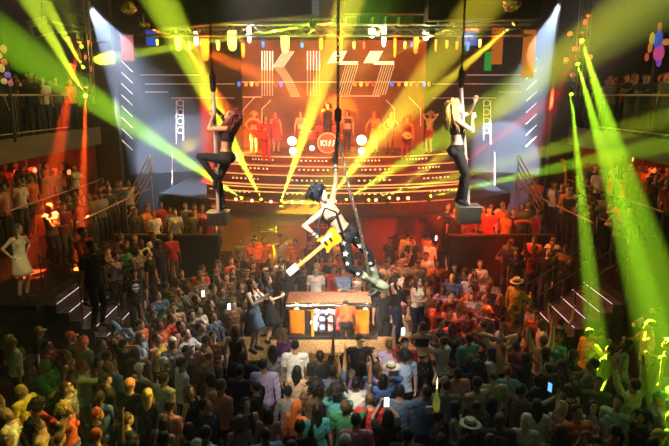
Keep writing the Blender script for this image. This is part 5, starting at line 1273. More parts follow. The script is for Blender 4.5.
hero('dancer in black with long dark red hair, one knee raised on a pole', BL, (bl.x + .17, bl.y, bl.z + .02), -PI / 2, skin='tan', top=('crop_top', (.012, .012, .014)), bottom=('leggings', (.012, .016, .02)), hair=('mane', (.10, .014, .010)), shoes=('boots', (.015, .015, .018)))
YRP = 9.7
br, tr = at(468.5, 206, YRP), at(461, 88, YRP)
aerial_pole(tr, br, (.37, .37, .27), 'slightly tilted chrome dance pole with a steel box foot, right one', 40)
RF = Fig(True, lean=-.10, pelvis=(0, .10, .93), head=(-.15, .15, -.05), L=((.02, -.16, 1.70), (.6, .2, -.6), 1.2, (-1, -.2, 0), (0, -.1, 1)), R=((-.06, -.12, 1.44), (-.9, .3, -.9), 1.2, (1, -.2, 0), (.1, -.2, 1)),
         legs={'L': ((.07, .02, .10), (0, -1, 0), (.05, -1, -.6)), 'R': ((-.08, -.04, .10), (-.1, -1, 0), (-.05, -1, -.6))})
BR = fig_build('pole_dancer_r', RF, .008)
hero('dancer in black crop top and leggings with big blonde hair, on the tilted pole', BR, (br.x - .14, br.y, br.z + .02), PI / 2, skin='fair', top=('crop_top', (.012, .012, .014)), bottom=('leggings', (.016, .016, .02)), hair=('mane', (.75, .50, .16)), shoes=('boots', (.015, .015, .018)))
# centre: performer hanging by one arm from a strap and chain, foot in a loop
YC = 8.0
H_ = V(at(346, 234, YC)); o = H_
def c3(px, py, Y): return at(px, py, Y) - o
F_ = Fig(True); F_.pelvis = V((0, 0, 0)); nk = c3(324, 205, YC - .02); F_.up = nk.normalized()
ax = V((-.55, -.75, -.4)); ax = (ax - F_.up * ax.dot(F_.up)).normalized(); F_.ax_s = ax; F_.ax_h = (ax + V((0, 0, .15))).normalized(); F_.ax_h = (F_.ax_h - F_.up * F_.ax_h.dot(F_.up)).normalized()
F_.waist = F_.up * .15; F_.chest = F_.up * .34; F_.neck = F_.up * .53
fwd = V((.88, -.42, .22)).normalized(); upv = V((-.25, -.05, .97)); hx = (-fwd).cross(upv).normalized(); upv = hx.cross(-fwd).normalized(); hx = (-fwd).cross(upv)
F_.headR = Matrix((hx, -fwd, upv)).transposed()
F_.headC = F_.neck + F_.up * .06 + V((-.02, -.02, .09))
for k, sg, tgt, hint, hd, pl, cu in (('R', -1, c3(335.5, 163, YC + .12), (1, .3, 0), V((.02, 0, 1)), V((0, 1, 0)), 1.2), ('L', 1, c3(319, 237, YC - .34), (-.8, -.3, -.4), c3(325, 243, YC - .36) - c3(319, 237, YC - .34), V((.2, .9, .2)), .8)):
    sh = F_.chest + F_.up * .135 + F_.ax_s * (sg * .16)
    el, wr = ik(sh, tgt, .285, .262, hint); F_.arm[k] = dict(sh=sh, el=el, wr=wr, curl=cu, palm=pl, dir=hd)
for k, sg, an, kn in (('L', 1, c3(374, 282, YC - .20), (-.6, -.7, -.5)), ('R', -1, c3(376, 279, YC + .14), (1, -.3, .7))):
    hp = F_.ax_h * (sg * .088) - F_.up * .03; k_, a_ = ik(hp, an, .42, .42, kn); F_.leg[k] = dict(hip=hp, kn=k_, an=a_, toe=V((1, -.35, -.25)))
BC = fig_build('aerialist', F_, .008)
ar = empty('person', o, 'bare-backed performer in starry leggings hanging by one arm, guitar slung in front', 'person')
dress_up(BC, ar, 'fair', None, ('leggings', (.010, .014, .022)), ('curly', (.010, .016, .034)), None, ('boots', (.34, .42, .34)))
part('gloves', shell(BC, 'gloves', *GARM['gloves']), ar, mat('glove black', (.02, .02, .025), .5))
part('belt', shell(BC, 'belt', lambda B: _in(B, 'torso', .26, .36), .014), ar, mat('belt black', (.02, .02, .025), .4))
def _face(B):
    d = B['co'] - np.array(F_.headC); f_ = d @ np.array(fwd); z = d @ np.array(upv); return (B['reg'] == 'head') & (f_ > .035) & (z < .075)
part('face_paint', shell(BC, 'paint', _face, .002), ar, mat('face paint', (.80, .80, .82), .6))
def star(mb, c, nrm, r, up=V((0, 0, 1))):
    n = V(nrm).normalized(); x = up.cross(n).normalized(); y = n.cross(x)
    M = Matrix((x, n, y)).transposed().to_4x4(); M.translation = V(c)
    mb.prism([((r if k % 2 == 0 else r * .42) * math.sin(k * PI / 5), (r if k % 2 == 0 else r * .42) * math.cos(k * PI / 5)) for k in range(10)], -.006, .006, 0, M)
for leg in ('L', 'R'):
    G = F_.leg[leg]
    for a_, b_, t_, rad, sr in ((G['hip'], G['kn'], .18, .082, .045), (G['hip'], G['kn'], .55, .072, .05), (G['hip'], G['kn'], .88, .060, .034), (G['kn'], G['an'], .30, .056, .034), (G['kn'], G['an'], .55, .052, .026)):
        p_ = a_.lerp(b_, t_); ax_ = (b_ - a_).normalized(); n_ = V((-.25, -1, .2)); n_ = (n_ - ax_ * n_.dot(ax_)).normalized()
        m_ = MB(); star(m_, p_ + n_ * (rad + .012), n_, sr); m_.build('star', mat('star silver', (.75, .78, .80), .4), ar)
for A in ('L', 'R'):
    a_, b_ = F_.arm[A]['wr'], F_.arm[A]['el']
    for t_ in (.12, .34):
        p_ = a_.lerp(b_, t_); n_ = V((0, -1, 0)); m_ = MB(); star(m_, p_ + n_ * .045, n_, .028); m_.build('glove_star', mat('star silver', (.75, .78, .80), .4), ar)
# star guitar slung in front of the performer, neck pointing down to the left
gc, gh = at(329, 241, YC - .50), at(297.5, 267, YC - .55)
gt = empty('guitar', gc, 'amber electric guitar with a long pale neck slung on the hanging performer', 'guitar')
nd = (gh - gc); NL = nd.length; nd.normalize(); gn = V((-.15, -1, .25)); gn = (gn - nd * gn.dot(nd)).normalized(); gs = nd.cross(gn)
GM = Matrix((nd, -gn, gs)).transposed().to_4x4()
GP = lambda x, y, z: GM @ V((x, y, z))
pts = [(.13, .03), (.12, .09), (.17, .125), (.13, .15), (.05, .135), (-.01, .115), (-.09, .14), (-.17, .155), (-.21, .11), (-.20, .03), (-.205, -.05), (-.19, -.13), (-.11, -.145), (-.02, -.115), (.05, -.12), (.12, -.155), (.165, -.13), (.12, -.08), (.13, -.03)]
pts = [(x * .78, z * .78) for x, z in pts]
b_ = MB(); b_.prism(pts, -.024, .024, 0, GM); b_.build('body', mat('guitar amber', (.90, .33, .02), .25), gt)
b_ = MB(); b_.prism([(.09, .02), (.08, .075), (.02, .07), (-.06, .085), (-.11, .06), (-.05, .02)], -.031, -.025, 0, GM); b_.build('pick_guard', mat('guitar white', (.85, .82, .75), .3), gt)
R4 = GM.to_3x3()
MB().box(GP(.09 + (NL - .09) / 2, -.028, 0), (NL - .09, .028, .050), rot=R4, bev=.006).build('neck', mat('guitar maple', (.80, .58, .25), .35), gt)
MB().box(GP(.09 + (NL - .09) / 2, -.044, 0), (NL - .11, .006, .042), rot=R4).build('fretboard', mat('guitar board', (.62, .40, .14), .4), gt)
hd_ = MB().box(GP(NL + .07, -.03, .01), (.17, .026, .10), rot=R4, bev=.012).build('headstock', mat('guitar white', (.85, .82, .75), .3), gt)
for k in range(6): MB().ball(GP(NL + .02 + (k % 3) * .05, -.03, .075 if k < 3 else -.055), .013, 8, 6).build('tuner', M_CHROME, hd_)
for k in range(2): MB().box(GP(.045 - k * .08, -.036, 0), (.022, .012, .065), rot=R4).build('pickup', M_CHROME, gt)
MB().tube([GP(.12, 0, .05), at(319, 222, YC - .42) - gc, at(325, 208, YC - .30) - gc, at(336, 212, YC - .16) - gc, at(343, 232, YC - .24) - gc, GP(-.15, 0, 0)], .014, 6).build('strap', mat('belt black', (.02, .02, .025), .4), gt, True)
m_ = MB(); m_.tube([F_.chest - F_.up * .02 + F_.ax_s.cross(F_.up) * -.0 + F_.ax_s * .15 * math.cos(t) + F_.ax_s.cross(F_.up) * .118 * math.sin(t) for t in [j * PI / 10 for j in range(20)]], .012, 6, closed=True); m_.build('top_strap', mat('belt black', (.02, .02, .025), .4), ar, True)
# platform soles
for leg in ('L', 'R'):
    G = F_.leg[leg]; td = G['td']; so_ = V(G['sole']); z_ = V((0, 0, 1)); z_ = (z_ - td * z_.dot(td)).normalized(); s_ = td.cross(z_)
    m_ = MB(); m_.box(so_ + td * .11 - z_ * .035, (.28, .10, .075), rot=Matrix((td, s_, z_)).transposed(), bev=.02); m_.build('platform_sole', mat('boot silver', (.45, .55, .45), .3, .6), ar)
rig = empty('aerial_chain', at(338, 112, YC + .12), 'black chain with strap and side chain carrying the hanging performer', 'chain')
ro = V(rig.location); hand = F_.arm['R']['wr'] + o + V((.01, 0, .10)); swv = ro + V((0, 0, -.28))
c = MB(); chain(c, [V((0, 0, ZC - ro.z)), V((0, 0, 0))], .085, .010, .019); c.build('main_chain', mat('chain black', (.04, .04, .045), .35, .8), rig, True)
MB().tube([V((0, 0, 0)), V((0, 0, -.30)), hand - ro + V((0, 0, .12)), hand - ro + V((0, 0, -.02))], .026, 10).build('strap', mat('strap black', (.015, .015, .018), .7), rig, True)
MB().loft([(V((0, 0, z)), V((1, 0, 0)), V((0, 1, 0)), r, r) for z, r in ((.06, .02), (.03, .05), (-.10, .052), (-.14, .03))], 12).build('swivel', M_BLACK, rig, True)
c = MB(); chain(c, [swv - ro, at(349, 190, YC - .15) - ro, at(357, 216, YC - .22) - ro, at(367, 262, YC - .26) - ro, at(371, 290, YC - .24) - ro], .07, .010, .02); c.build('side_chain', mat('chain silver', (.60, .58, .52), .3, .9), rig, True)
lp = at(373, 289, YC - .12) - ro
MB().tube([lp + V((.07 * math.cos(t), .10 * math.sin(t), -.03 + .05 * math.cos(t))) for t in [j * PI / 6 for j in range(12)]], .014, 8, closed=True).build('foot_loop', mat('loop silver', (.5, .52, .48), .4, .6), rig, True)
# ---------------------------------------------------------------- band and dancers on stage
def deck(px, Y): return (at(px, 150, Y).x, Y)
ZD = 4.37
def band(px, Y, sex, pose, yaw, top, bot, hair, lab, z=ZD, skin='tan', sc=None): return person(0, 0, z, sex, pose, yaw, top, bot, hair, None, skin, lab, pos=deck(px, Y), scale=sc)
band(254, 23.6, 'w', 'hips', 10, 'crop_top:red', 'shorts:red', 'curly:blonde', 'stage dancer with big blonde hair in red, left end of the stage', skin='fair')
band(276, 23.8, 'w', 'look', 20, 'tank_top:red', 'skirt:maroon', 'long:red', 'stage singer in red tank top and maroon skirt beside the left guitarist')
gp = band(266, 22.3, 'm', 'cup', 15, 'shirt:maroon', 'trousers:red', 'long:black', 'guitarist in maroon shirt with long black hair on the left stage steps', z=4.1)
band(301, 23.8, 'w', 'stand', 0, 'crop_top:salmon', 'leggings:maroon', 'long:brown', 'stage dancer in salmon crop top between the left lamp and the drummer', skin='fair')
dm = band(328, 25.1, 'm', 'lean', 0, 'tank_top:black', 'trousers:black', 'mane:black', 'drummer with big black hair behind the bass drum', z=ZD + .25)
band(347, 24.2, 'm', 'cup', -10, 'crop_top:black', 'trousers:black', 'long:black', 'bare-armed stage performer right of the drummer')
band(375, 23.4, 'w', 'lean', -20, 'dress:orange', None, 'long:red', 'stage dancer in orange dress leaning forward right of the bright lamp')
band(390, 23.6, 'w', 'hips', -15, 'crop_top:cream', 'leggings:maroon', 'long:blonde', 'stage dancer in cream crop top with hands on hips', skin='fair')
g2 = band(406, 22.4, 'm', 'cup', -20, 'tank_top:maroon', 'trousers:maroon', 'mane:red', 'guitarist with big red hair on the right stage steps', z=4.1)
band(429, 23.4, 'w', 'behind', -30, 'crop_top:yellow', 'shorts:red', 'curly:blonde', 'stage dancer in yellow crop top at the right end of the stage', skin='fair')
def guitar(loc, yaw, label, col):
    t = empty('guitar', loc, label, 'guitar', rz=yaw); R = Matrix.Rotation(.35, 3, 'Y'); D = lambda x, y, z: R @ V((x, y, z))
    g_ = MB(); pts = [(.17 * (1 + .18 * math.cos(2 * t)) * math.cos(t), .13 * (1 - .22 * math.cos(2 * t) * math.cos(t)) * math.sin(t)) for t in [k * 2 * PI / 24 for k in range(24)]]
    M = R.to_4x4(); g_.prism(pts, -.025, .025, 0, M); g_.build('body', mat('guitar ' + label[:5], col, .25), t)
    MB().box(D(-.46, -.01, .0), (.62, .03, .045), rot=R).build('neck', mat('guitar neck', (.25, .12, .05), .4), t); MB().box(D(-.80, -.01, .015), (.14, .025, .08), rot=R, bev=.01).build('headstock', M_BLACK, t)
    MB().box(D(.06, -.03, 0), (.10, .015, .06), rot=R).build('pickup', M_CHROME, t); return t
guitar((gp.location.x - .02, gp.location.y - .34, gp.location.z + 1.12), .3, 'red guitar held by the guitarist on the left stage steps', (.6, .05, .03))
guitar((g2.location.x - .02, g2.location.y - .34, g2.location.z + 1.12), -.3, 'pale guitar held by the red haired guitarist', (.7, .5, .3))
# drum kit
dk = empty('drum_kit', (dm.location.x, 24.0, ZD), 'drum kit with a lettered red bass drum in the middle of the stage', 'drums')
X, Y, Z = V((1, 0, 0)), V((0, 1, 0)), V((0, 0, 1))
bd = MB().loft([(V((0, y, .42)), X, Z, r, r) for y, r in ((-.22, .40), (-.22, .42), (.22, .42), (.22, .40))], 28).build('bass_drum', mat('drum red', (.5, .04, .02), .3), dk)
MB().loft([(V((0, y, .42)), X, Z, r, r) for y, r in ((-.245, .36), (-.225, .37))], 28).build('drum_head', mat('drum head', (.55, .10, .05), .5), bd)
MB().tube([V((.40 * math.cos(t), -.235, .42 + .40 * math.sin(t))) for t in [k * PI / 14 for k in range(28)]], .022, 8, closed=True).build('hoop', glow('hoop', (1, .35, .15), 1.2), bd, True)
lt = MB()
def stroke(pts, r=.022): lt.tube([V((x, -.262, .42 + z)) for x, z in pts], r, 6)
stroke([(-.26, .11), (-.26, -.11)]); stroke([(-.13, .11), (-.24, 0), (-.13, -.11)]); stroke([(-.05, .11), (-.05, -.11)])
for dx in (0, .15): stroke([(.13 + dx, .12), (.05 + dx, .01), (.12 + dx, .01), (.04 + dx, -.12)])
lt.build('lettering', glow('drum letters', (1, .70, .45), 2.4), bd)
for x, y, z, r, h in ((-.34, .05, .98, .17, .18), (.34, .05, .98, .17, .18), (-.62, .35, .70, .22, .32), (.62, .35, .62, .20, .16)):
    d_ = MB().loft([(V((x, y, z + q)), X, Y, rr, rr) for q, rr in ((-h / 2, r), (-h / 2 + .02, r * 1.03), (h / 2 - .02, r * 1.03), (h / 2, r))], 20).build('tom_drum', mat('drum red', (.5, .04, .02), .3), dk)
    MB().loft([(V((x, y, z + h / 2 + q)), X, Y, r * .97, r * .97) for q in (.001, .006)], 20).build('drum_head', mat('drum skin', (.8, .76, .7), .5), d_); MB().tube([(x, y, z - h / 2), (x, y + .02, 0)], .014).build('stand', M_CHROME, d_)
for x, y, z in ((-.85, .2, 1.25), (.85, .2, 1.28), (-.5, .6, 1.45), (.95, .5, 1.0)):
    c_ = MB().loft([(V((x, y, z)), X, Y, .24, .24), (V((x, y, z + .012)), X, Y, .12, .12), (V((x, y, z + .035)), X, Y, .03, .03)], 22).build('cymbal', mat('cymbal', (.75, .5, .15), .25, 1.0), dk, True); MB().tube([(x, y, z + .04), (x, y, 0)], .012).build('stand', M_CHROME, c_)
rs = empty('drum_riser', (dm.location.x, 24.4, ZD), 'low red drum riser under the drum kit', 'riser'); MB().box((0, .3, .12), (2.3, 1.0, .24), bev=.02).build('platform', M_RISER, rs)
for px, py, s, lab in ((292, 141, .20, 'round bright white blinder lamp left of the drum kit'), (361.5, 140, .22, 'round bright white blinder lamp right of the drum kit'), (293, 151, .17, 'low warm lamp on the stage deck below the left blinder'), (361.5, 151, .15, 'low warm lamp on the stage deck below the right blinder'), (312, 148, .12, 'small warm lamp beside the drum riser')):
    p = at(px, py, 23.2); t = empty('blinder_lamp', p, lab, 'stage light')
    MB().loft([(V((0, y, 0)), X, Z, r, r) for y, r in ((.16, s * .4), (.10, s * .9), (0, s), (-.01, s * .9))], 18).build('can', M_CAN, t, True)
    MB().ball((0, -.02, 0), (s * .86, .03, s * .86)).build('lens', glow('lens', (1, .86, .66), 7.0 if 'blinder lamp' in lab else 3.0), t, True)
    MB().tube([(0, .12, 0), (0, .12, -(p.z - ZD))], .02).build('stand', M_CAN, t)
# small held and floating things in the crowd
bal = empty('twisted_balloon', at_z(127, 331, 1.9), 'long pale blue balloon twisted into loops above the left crowd', 'balloon'); bo = V(bal.location); s = 12.0 / FPX
m_ = MB(); m_.tube([V(((x - 127) * s, .10 * math.sin(i), -(y - 331) * s)) for i, (x, y) in enumerate(((113, 321), (117, 328), (120, 334), (126, 339), (133, 338), (135, 334), (130, 330), (123, 331), (119, 333), (113, 334)))], .040, 10); m_.build('tube', mat('balloon blue', (.22, .48, .75), .3), bal, True)
for pts, col, lab in ((((577, 176), (578, 186), (584, 196), (592, 204), (603, 209), (610, 210)), (.55, .62, .10), 'long curved yellow green balloon stick at the right terrace'), (((562, 159), (565, 166), (566, 176), (565, 187)), (.75, .18, .05), 'upright orange balloon stick at the right terrace'), (((515, 223), (521, 221.5), (527, 221.5), (532, 224)), (.80, .16, .05), 'short orange red balloon held over the right crowd')):
    Yb = 17.4; p = at(*pts[0], Yb); t = empty('balloon_stick', p, lab, 'balloon'); m_ = MB(); m_.tube([at(*q, Yb) - p for q in pts], .075 if 'short' in lab else .055, 10, r1=.05 if 'short' in lab else .03); m_.build('tube', mat('balloon ' + lab[:9], col, .3), t, True)
p = at_z(450, 327, 1.25); t = empty('balloon', p, 'round orange balloon in front of the man in black right of the wooden box', 'balloon'); MB().ball((0, 0, 0), (.12, .12, .13)).build('skin', mat('balloon orange', (.85, .22, .04), .3), t, True); MB().loft([(V((0, 0, z)), X, Y, r, r) for z, r in ((-.12, .01), (-.15, .02))], 8).build('knot', mat('balloon orange', (.85, .22, .04), .3), t)
p = at_z(436, 411, 1.9); t = empty('sparkling_bottle', p, 'sparkling yellow green bottle held up in the dark front crowd', 'bottle')
MB().loft([(V((0, 0, z)), X, Y, r, r) for z, r in ((0, .045), (.02, .052), (.20, .052), (.26, .022), (.36, .018), (.38, .02))], 14).build('glass', mat('bottle green', (.45, .55, .05), .2, emit=.22), t, True)  # faint emission put into glass and label so the bottle looks lit
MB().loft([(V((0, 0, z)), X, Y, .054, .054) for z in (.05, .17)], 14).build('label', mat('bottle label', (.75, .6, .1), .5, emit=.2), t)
MB().loft([(V((0, 0, .38 + z)), X, Y, r, r) for z, r in ((0, .008), (.10, .012), (.2, .002))], 8).build('sparkler', glow('sparkler', (1, .85, .35), 2.5), t)
MB().box((-.10, 0, .02), (.14, .06, .12), bev=.02).build('napkin', mat('napkin', (.7, .7, .75), .8), t)
for px, py, z, yaw, lit, lab in ((386.5, 404, 1.95, 5, (.9, .95, 1), 'lit phone held up by the long haired woman at the bottom centre'), (403, 333, 2.05, 10, (.5, .7, .8), 'phone held high by the man in the red t-shirt'), (550, 389, 1.75, -60, (.08, .25, 1), 'blue glowing phone in the dark crowd at the lower right'), (436, 239, 1.9, 20, (.8, .85, 1), 'white glowing phone held up near the red wall'), (447.5, 243, 1.85, 10, (1, .55, .75), 'pink glowing phone held up near the red wall'), (229, 308, 1.75, 40, (.6, .75, 1), 'glowing phone held up left of the patterned dress dancer'), (203, 295, 1.8, 30, (1, .8, .7), 'phone held up left of the bar above the denim jacket'), (281, 233, 1.7, 0, (1, .9, .9), 'small bright phone in front of the red bottle shelf'), (222, 347, 1.1, 10, (.9, .9, .95), 'white phone in the hands of the man in brown')):
    phone(at_z(px, py, z), yaw + 180, lab, lit, 1.15)
# ---------------------------------------------------------------- the rest of the crowd
LM = [((85, 300), 'the left stairs'), ((580, 300), 'the right stairs'), ((173, 343), 'the white cap'), ((297, 407), 'the orange headscarf'), ((435, 408), 'the sparkling bottle'), ((526, 421), 'the cream headscarf'), ((66, 409), 'the coral tank top'),
      ((391, 369), 'the straw hat'), ((517, 281), 'the white brimmed hat'), ((376, 285), 'the silver boot'), ((170, 238), 'the left booth'), ((500, 238), 'the right booth'), ((263, 222), 'the olive fretwork'), ((407, 223), 'the dark fretwork'), ((134, 274), 'the skull print'),
      ((130, 385), 'the salmon cap'), ((370, 402), 'the red t-shirt'), ((593, 408), 'the lilac t-shirt'), ((151, 318), 'the shimmering teal top'), ((460, 310), 'the pink blouse'), ((654, 320), 'the loose white shirt'), ((262, 300), 'the patterned dress'), ((100, 200), 'the left guard rail'), ((570, 212), 'the right guard rail'),
      ((176, 283), 'the big curly hair'), ((35, 100), 'the left balcony rail'), ((635, 90), 'the right balcony rail'), ((228, 350), 'the strapless black dress'), ((425, 345), 'the floral skirt'), ((543, 345), 'the raised cream sleeves'), ((330, 290), 'the bar counter'), ((240, 395), 'the navy shirt'), ((480, 350), 'the white cap by the red sleeves'), ((20, 250), 'the cream white dress')]
def project(p):
    c, s_ = math.cos(PITCH), math.sin(PITCH); d = V(p) - V((0, 0, CAM_H)); f = d.y * c - d.z * s_; u = d.y * s_ + d.z * c
    return 334.5 + FPX * d.x / f, 223 - FPX * u / f
def where(px, py):
    (lx, ly), nm = min(LM, key=lambda q: (q[0][0] - px) ** 2 + ((q[0][1] - py) * 1.3) ** 2)
    dx, dy = px - lx, (py - ly) * 1.3; d = math.hypot(dx, dy); far = 'just ' if d < 24 else ('' if d < 55 else 'well ')
    rel = ('left of ' if dx < 0 else 'right of ') if abs(dx) > abs(dy) else ('above ' if dy < 0 else 'below ')
    return far + rel + nm
def spots(n, xr, yr, z, dmin, ok=lambda x, y: True, tries=60):
    out = []
    for _ in range(n * tries):
        if len(out) >= n: break
        x, y = random.uniform(*xr), random.uniform(*yr)
        if not ok(x, y): continue
        px, py = project((x, y, z + 1.6))
        if not (-6 < px < 675 and py < 462): continue
        if all((x - a) ** 2 + (y - b) ** 2 > dmin ** 2 or abs(z - c) > 1.0 for a, b, c in TAKEN): TAKEN.append((x, y, z)); out.append((x, y, z, px, py))
    return out
def free(x, y):
    hx_, hy_ = project((x, y, 1.6))
    if 284 < hx_ < 364 and 318 < hy_ < 357: return False
    if 406 < hx_ < 444 and 338 < hy_ < 396: return False
    if 222 < hx_ < 238 and 338 < hy_ < 385: return False
    if hx_ > 622 and 285 < hy_ < 372: return False
    if y > 18.0 and abs(x) < 3.9: return False
    if -1.75 < x < 1.5 and 11.75 < y < 16.15: return False
    if (-2.85 < x < -1.2 or .85 < x < 2.4) and 11.6 < y < 13.35: return False
    for bx_, by_ in ((1.83, 11.3), (-2.05, 11.2)):
        if abs(x - bx_) < .62 and abs(y - by_) < .62: return False
    if 29.9 - math.sqrt(max(10.2 ** 2 - x * x, 0)) - .45 < y: return False
    return abs(x) < (6.6 if y < 9.5 else 4.95 if y < 12.7 else 4.9 if y < 14.4 else 4.45 if y < 17 else 3.3)
CAND = []
CAND += spots(430, (-6.6, 6.6), (6.9, 19.3), 0, .46, free)
for sg in (-1, 1):
    b = lambda a, c: tuple(sorted((sg * a, sg * c)))
    CAND += spots(7, b(5.45, 6.6), (10.0, 11.6), .45, .6)
    CAND += spots(18, b(4.9, 6.6), (14.9, 17.0), .9, .48)
    CAND += spots(26, b(7.05, 8.05), (10.6, 20.1), 2.1, .5, lambda x, y: y > 14.9)
    CAND += spots(26, b(8.6, 11.0), (12.5, 20.2), 2.7, .55, lambda x, y: y > 14.6 or (x < 0 and y > 13.4))
    CAND += spots(15, b(3.75, 6.5), (17.85, 19.1), 1.45, .42)
    CAND += spots(22, b(8.55, 10.6), (14.2, 20.2), 5.55, .42)
def dist(c): return math.hypot(c[0], c[1]) + (3 if c[2] > 5 else 0)
CAND += spots(12, (-3.2, 3.2), (18.3, 19.2), .35, .45)
CAND.sort(key=dist)
N_IND = 312
TOPS = ['t_shirt', 't_shirt', 'shirt', 'tank_top', 't_shirt', 'dress']
CW = ['black'] * 5 + ['charcoal'] * 3 + ['navy'] * 4 + ['grey', 'grey', 'white', 'white', 'cream', 'red', 'coral', 'pink', 'salmon', 'blue', 'light blue', 'teal', 'green', 'olive', 'brown', 'lilac', 'purple', 'tan', 'denim blue', 'maroon', 'brown', 'maroon']
def attrs(c):
    x, y, z, px, py = c
    sex = random.choice('mw'); fx, fy = .3 - x, 11.0 - y
    if y < 11.5: fx, fy = (0 - x) * .7, 14.5 - y
    yaw = math.degrees(math.atan2(fx, -fy)) + random.gauss(0, 22)
    pose = random.choices(['look', 'stand', 'cup', 'cross', 'clap', 'up1', 'up2', 'phone', 'hips', 'point', 'behind'], [30, 26, 12, 7, 7, 6, 3, 5, 4, 2, 1])[0]
    if z > 5 or z == 1.45: pose = random.choice(['look', 'cup', 'cross', 'lean', 'clap'])
    k = random.choice(TOPS if sex == 'w' else TOPS[:3]); col = random.choice(CW)
    if y < 11 and abs(x) < 4 and random.random() < .45: col = random.choice(['black', 'charcoal', 'navy', 'black'])
    bot = random.choice(['trousers:black', 'trousers:navy', 'trousers:denim blue', 'trousers:charcoal', 'shorts:black' if sex == 'm' else 'skirt:black'])
    hair = (random.choice(['short', 'short', 'buzz', 'short', 'curly']) if sex == 'm' else random.choice(['long', 'long', 'long', 'bun', 'ponytail', 'curly'])) + ':' + random.choice(['black', 'black', 'black', 'dark brown', 'dark brown', 'brown', 'brown', 'blonde'])
    hat = None
    if random.random() < .06: hair, hat = None, random.choice(['cap:black', 'cap:red', 'cap:navy', 'cap:white', 'straw_hat:cream'])
    return sex, pose, yaw, k, col, bot, hair, hat, random.choice(['tan', 'tan', 'fair', 'brown', 'fair', 'deep'])
HP = {'short': 'short', 'buzz': 'cropped', 'curly': 'curly', 'long': 'long', 'bun': 'tied up', 'ponytail': 'ponytailed'}
IND, REST = CAND[:N_IND - NP[0]], CAND[N_IND - NP[0]:]
SIG = set()
for c in IND:
    for _ in range(300):
        a = attrs(c); sex, pose, yaw, k, col, bot, hair, hat, skin = a
        wh = where(c[3], c[4]); sig = (sex, k, col, wh)
        if sig in SIG: continue
        hd = f'in a {hat.split(":")[1]} {"cap" if hat[0] == "c" else "straw hat"}' if hat else f'with {HP[hair.split(":")[0]]} {hair.split(":")[1]} hair'
        lab = f'{"man" if sex == "m" else "woman"} in {col} {GN[k]} {hd}, {wh}'
        if len(lab.replace('-', ' ').split()) > 16: lab = f'{"man" if sex == "m" else "woman"} in {col} {GN[k]}, {PN[pose]}, {wh}'
        if len(lab.replace('-', ' ').split()) > 16: lab = f'{"man" if sex == "m" else "woman"} in {col} {GN[k]}, {wh}'
        if lab not in LABELS: break
    SIG.add(sig)
    grp = 'people on the balconies' if c[2] > 5 else 'people on the terraces' if c[2] > 0 else 'crowd on the dance floor'
    person(0, 0, c[2], sex, pose, yaw, f'{k}:{col}', bot, hair, hat, skin, lab, pos=(c[0], c[1]), group=grp)
# everyone still farther back, as one mass
MS = ['skin_tan', 'skin_fair', 'skin_brown']; MASS = MB(); mm = [mat('skin_' + q, SKIN[q], .5, noise=.08, nscale=30) for q in ('tan', 'fair', 'brown')] + [mat('hair', HCOL['black'], .45, noise=.3, nscale=40), mat('hair', HCOL['brown'], .45, noise=.3, nscale=40)]
cn = ['black', 'navy', 'charcoal', 'white', 'coral', 'red', 'grey', 'orange', 'maroon', 'olive']; mm += [mat('t shirt cloth', COLR[q], .85, noise=.12, nscale=9) for q in cn]
LOW = {}
for q in ('look', 'cup', 'clap', 'up1', 'phone', 'stand'):
    for F in (False, True): LOW[(q, F)] = fig_build('low', Fig(F, **POSE[q]), .034)
for x, y, z, px, py in REST:
    sex, pose, yaw, *_ = attrs((x, y, z, px, py)); pose = pose if (pose, True) in LOW else 'look'; B = LOW[(pose, sex == 'w')]
    R = Matrix.Rotation(math.radians(yaw), 3, 'Z'); s = random.uniform(.95, 1.04); sk = random.randrange(3); hc = random.choice((3, 3, 4)); tp = 5 + random.randrange(len(cn)); bt = 5 + random.randrange(3)
    f = B['fig']; up = np.array(f.headR @ V((0, 0, 1))); bk = np.array(f.headR @ V((0, 1, 0))); d = B['co'] - np.array(f.headC)
    hairv = (B['reg'] == 'head') & ((d @ up > .07) | (d @ bk > .03)); topv = ((B['reg'] == 'torso') & (B['t'] > .2) & (B['t'] < .95)) | _lr(B, 'uarm', 0, .6); botv = ((B['reg'] == 'torso') & (B['t'] <= .2)) | _lr(B, 'thigh') | _lr(B, 'calf') | _lr(B, 'foot')
    vm = np.where(hairv, hc, np.where(topv, tp, np.where(botv, bt, sk)))
    co = B['co'] + B['no'] * (np.where(hairv, .025, np.where(topv | botv, .018, 0)))[:, None]
    o0 = len(MASS.v); Rn = np.array(R); cw = (co @ Rn.T) * s + np.array((x, y, z))
    MASS.v.extend(map(tuple, cw)); MASS.f.extend([tuple(i + o0 for i in p) for p in B['polys']]); MASS.m.extend([int(vm[p[0]]) for p in B['polys']])
if REST:
    me = bpy.data.meshes.new('crowd'); me.from_pydata(MASS.v, [], MASS.f); me.update()
    for m_ in mm: me.materials.append(m_)
    me.polygons.foreach_set('material_index', MASS.m); me.polygons.foreach_set('use_smooth', [True] * len(MASS.m))
    co_ = bpy.data.objects.new('crowd', me); COL.objects.link(co_); tag(co_, 'farthest rows of standing people packed along the back and the upper levels', 'crowd', None, 'stuff')
print('PEOPLE', NP[0], 'individual', len(IND), 'rest', len(REST), 'faces', len(MASS.f))
# ---------------------------------------------------------------- light and haze
w = bpy.data.worlds.new('world'); SC.world = w; w.use_nodes = True
nt = w.node_tree; bg = nt.nodes['Background']; bg.inputs[0].default_value = (.02, .02, .03, 1); bg.inputs[1].default_value = 0.0
vs_ = nt.nodes.new('ShaderNodeVolumeScatter'); vs_.inputs['Density'].default_value = HAZE; vs_.inputs['Color'].default_value = (1, 1, 1, 1)
nt.links.new(vs_.outputs[0], nt.nodes['World Output'].inputs['Volume'])
def flood(loc, tgt, deg, col, e, soft=.25, blend=.8):
    loc = V(loc); return spot(loc, V(tgt) - loc, deg, col, e, soft, blend)
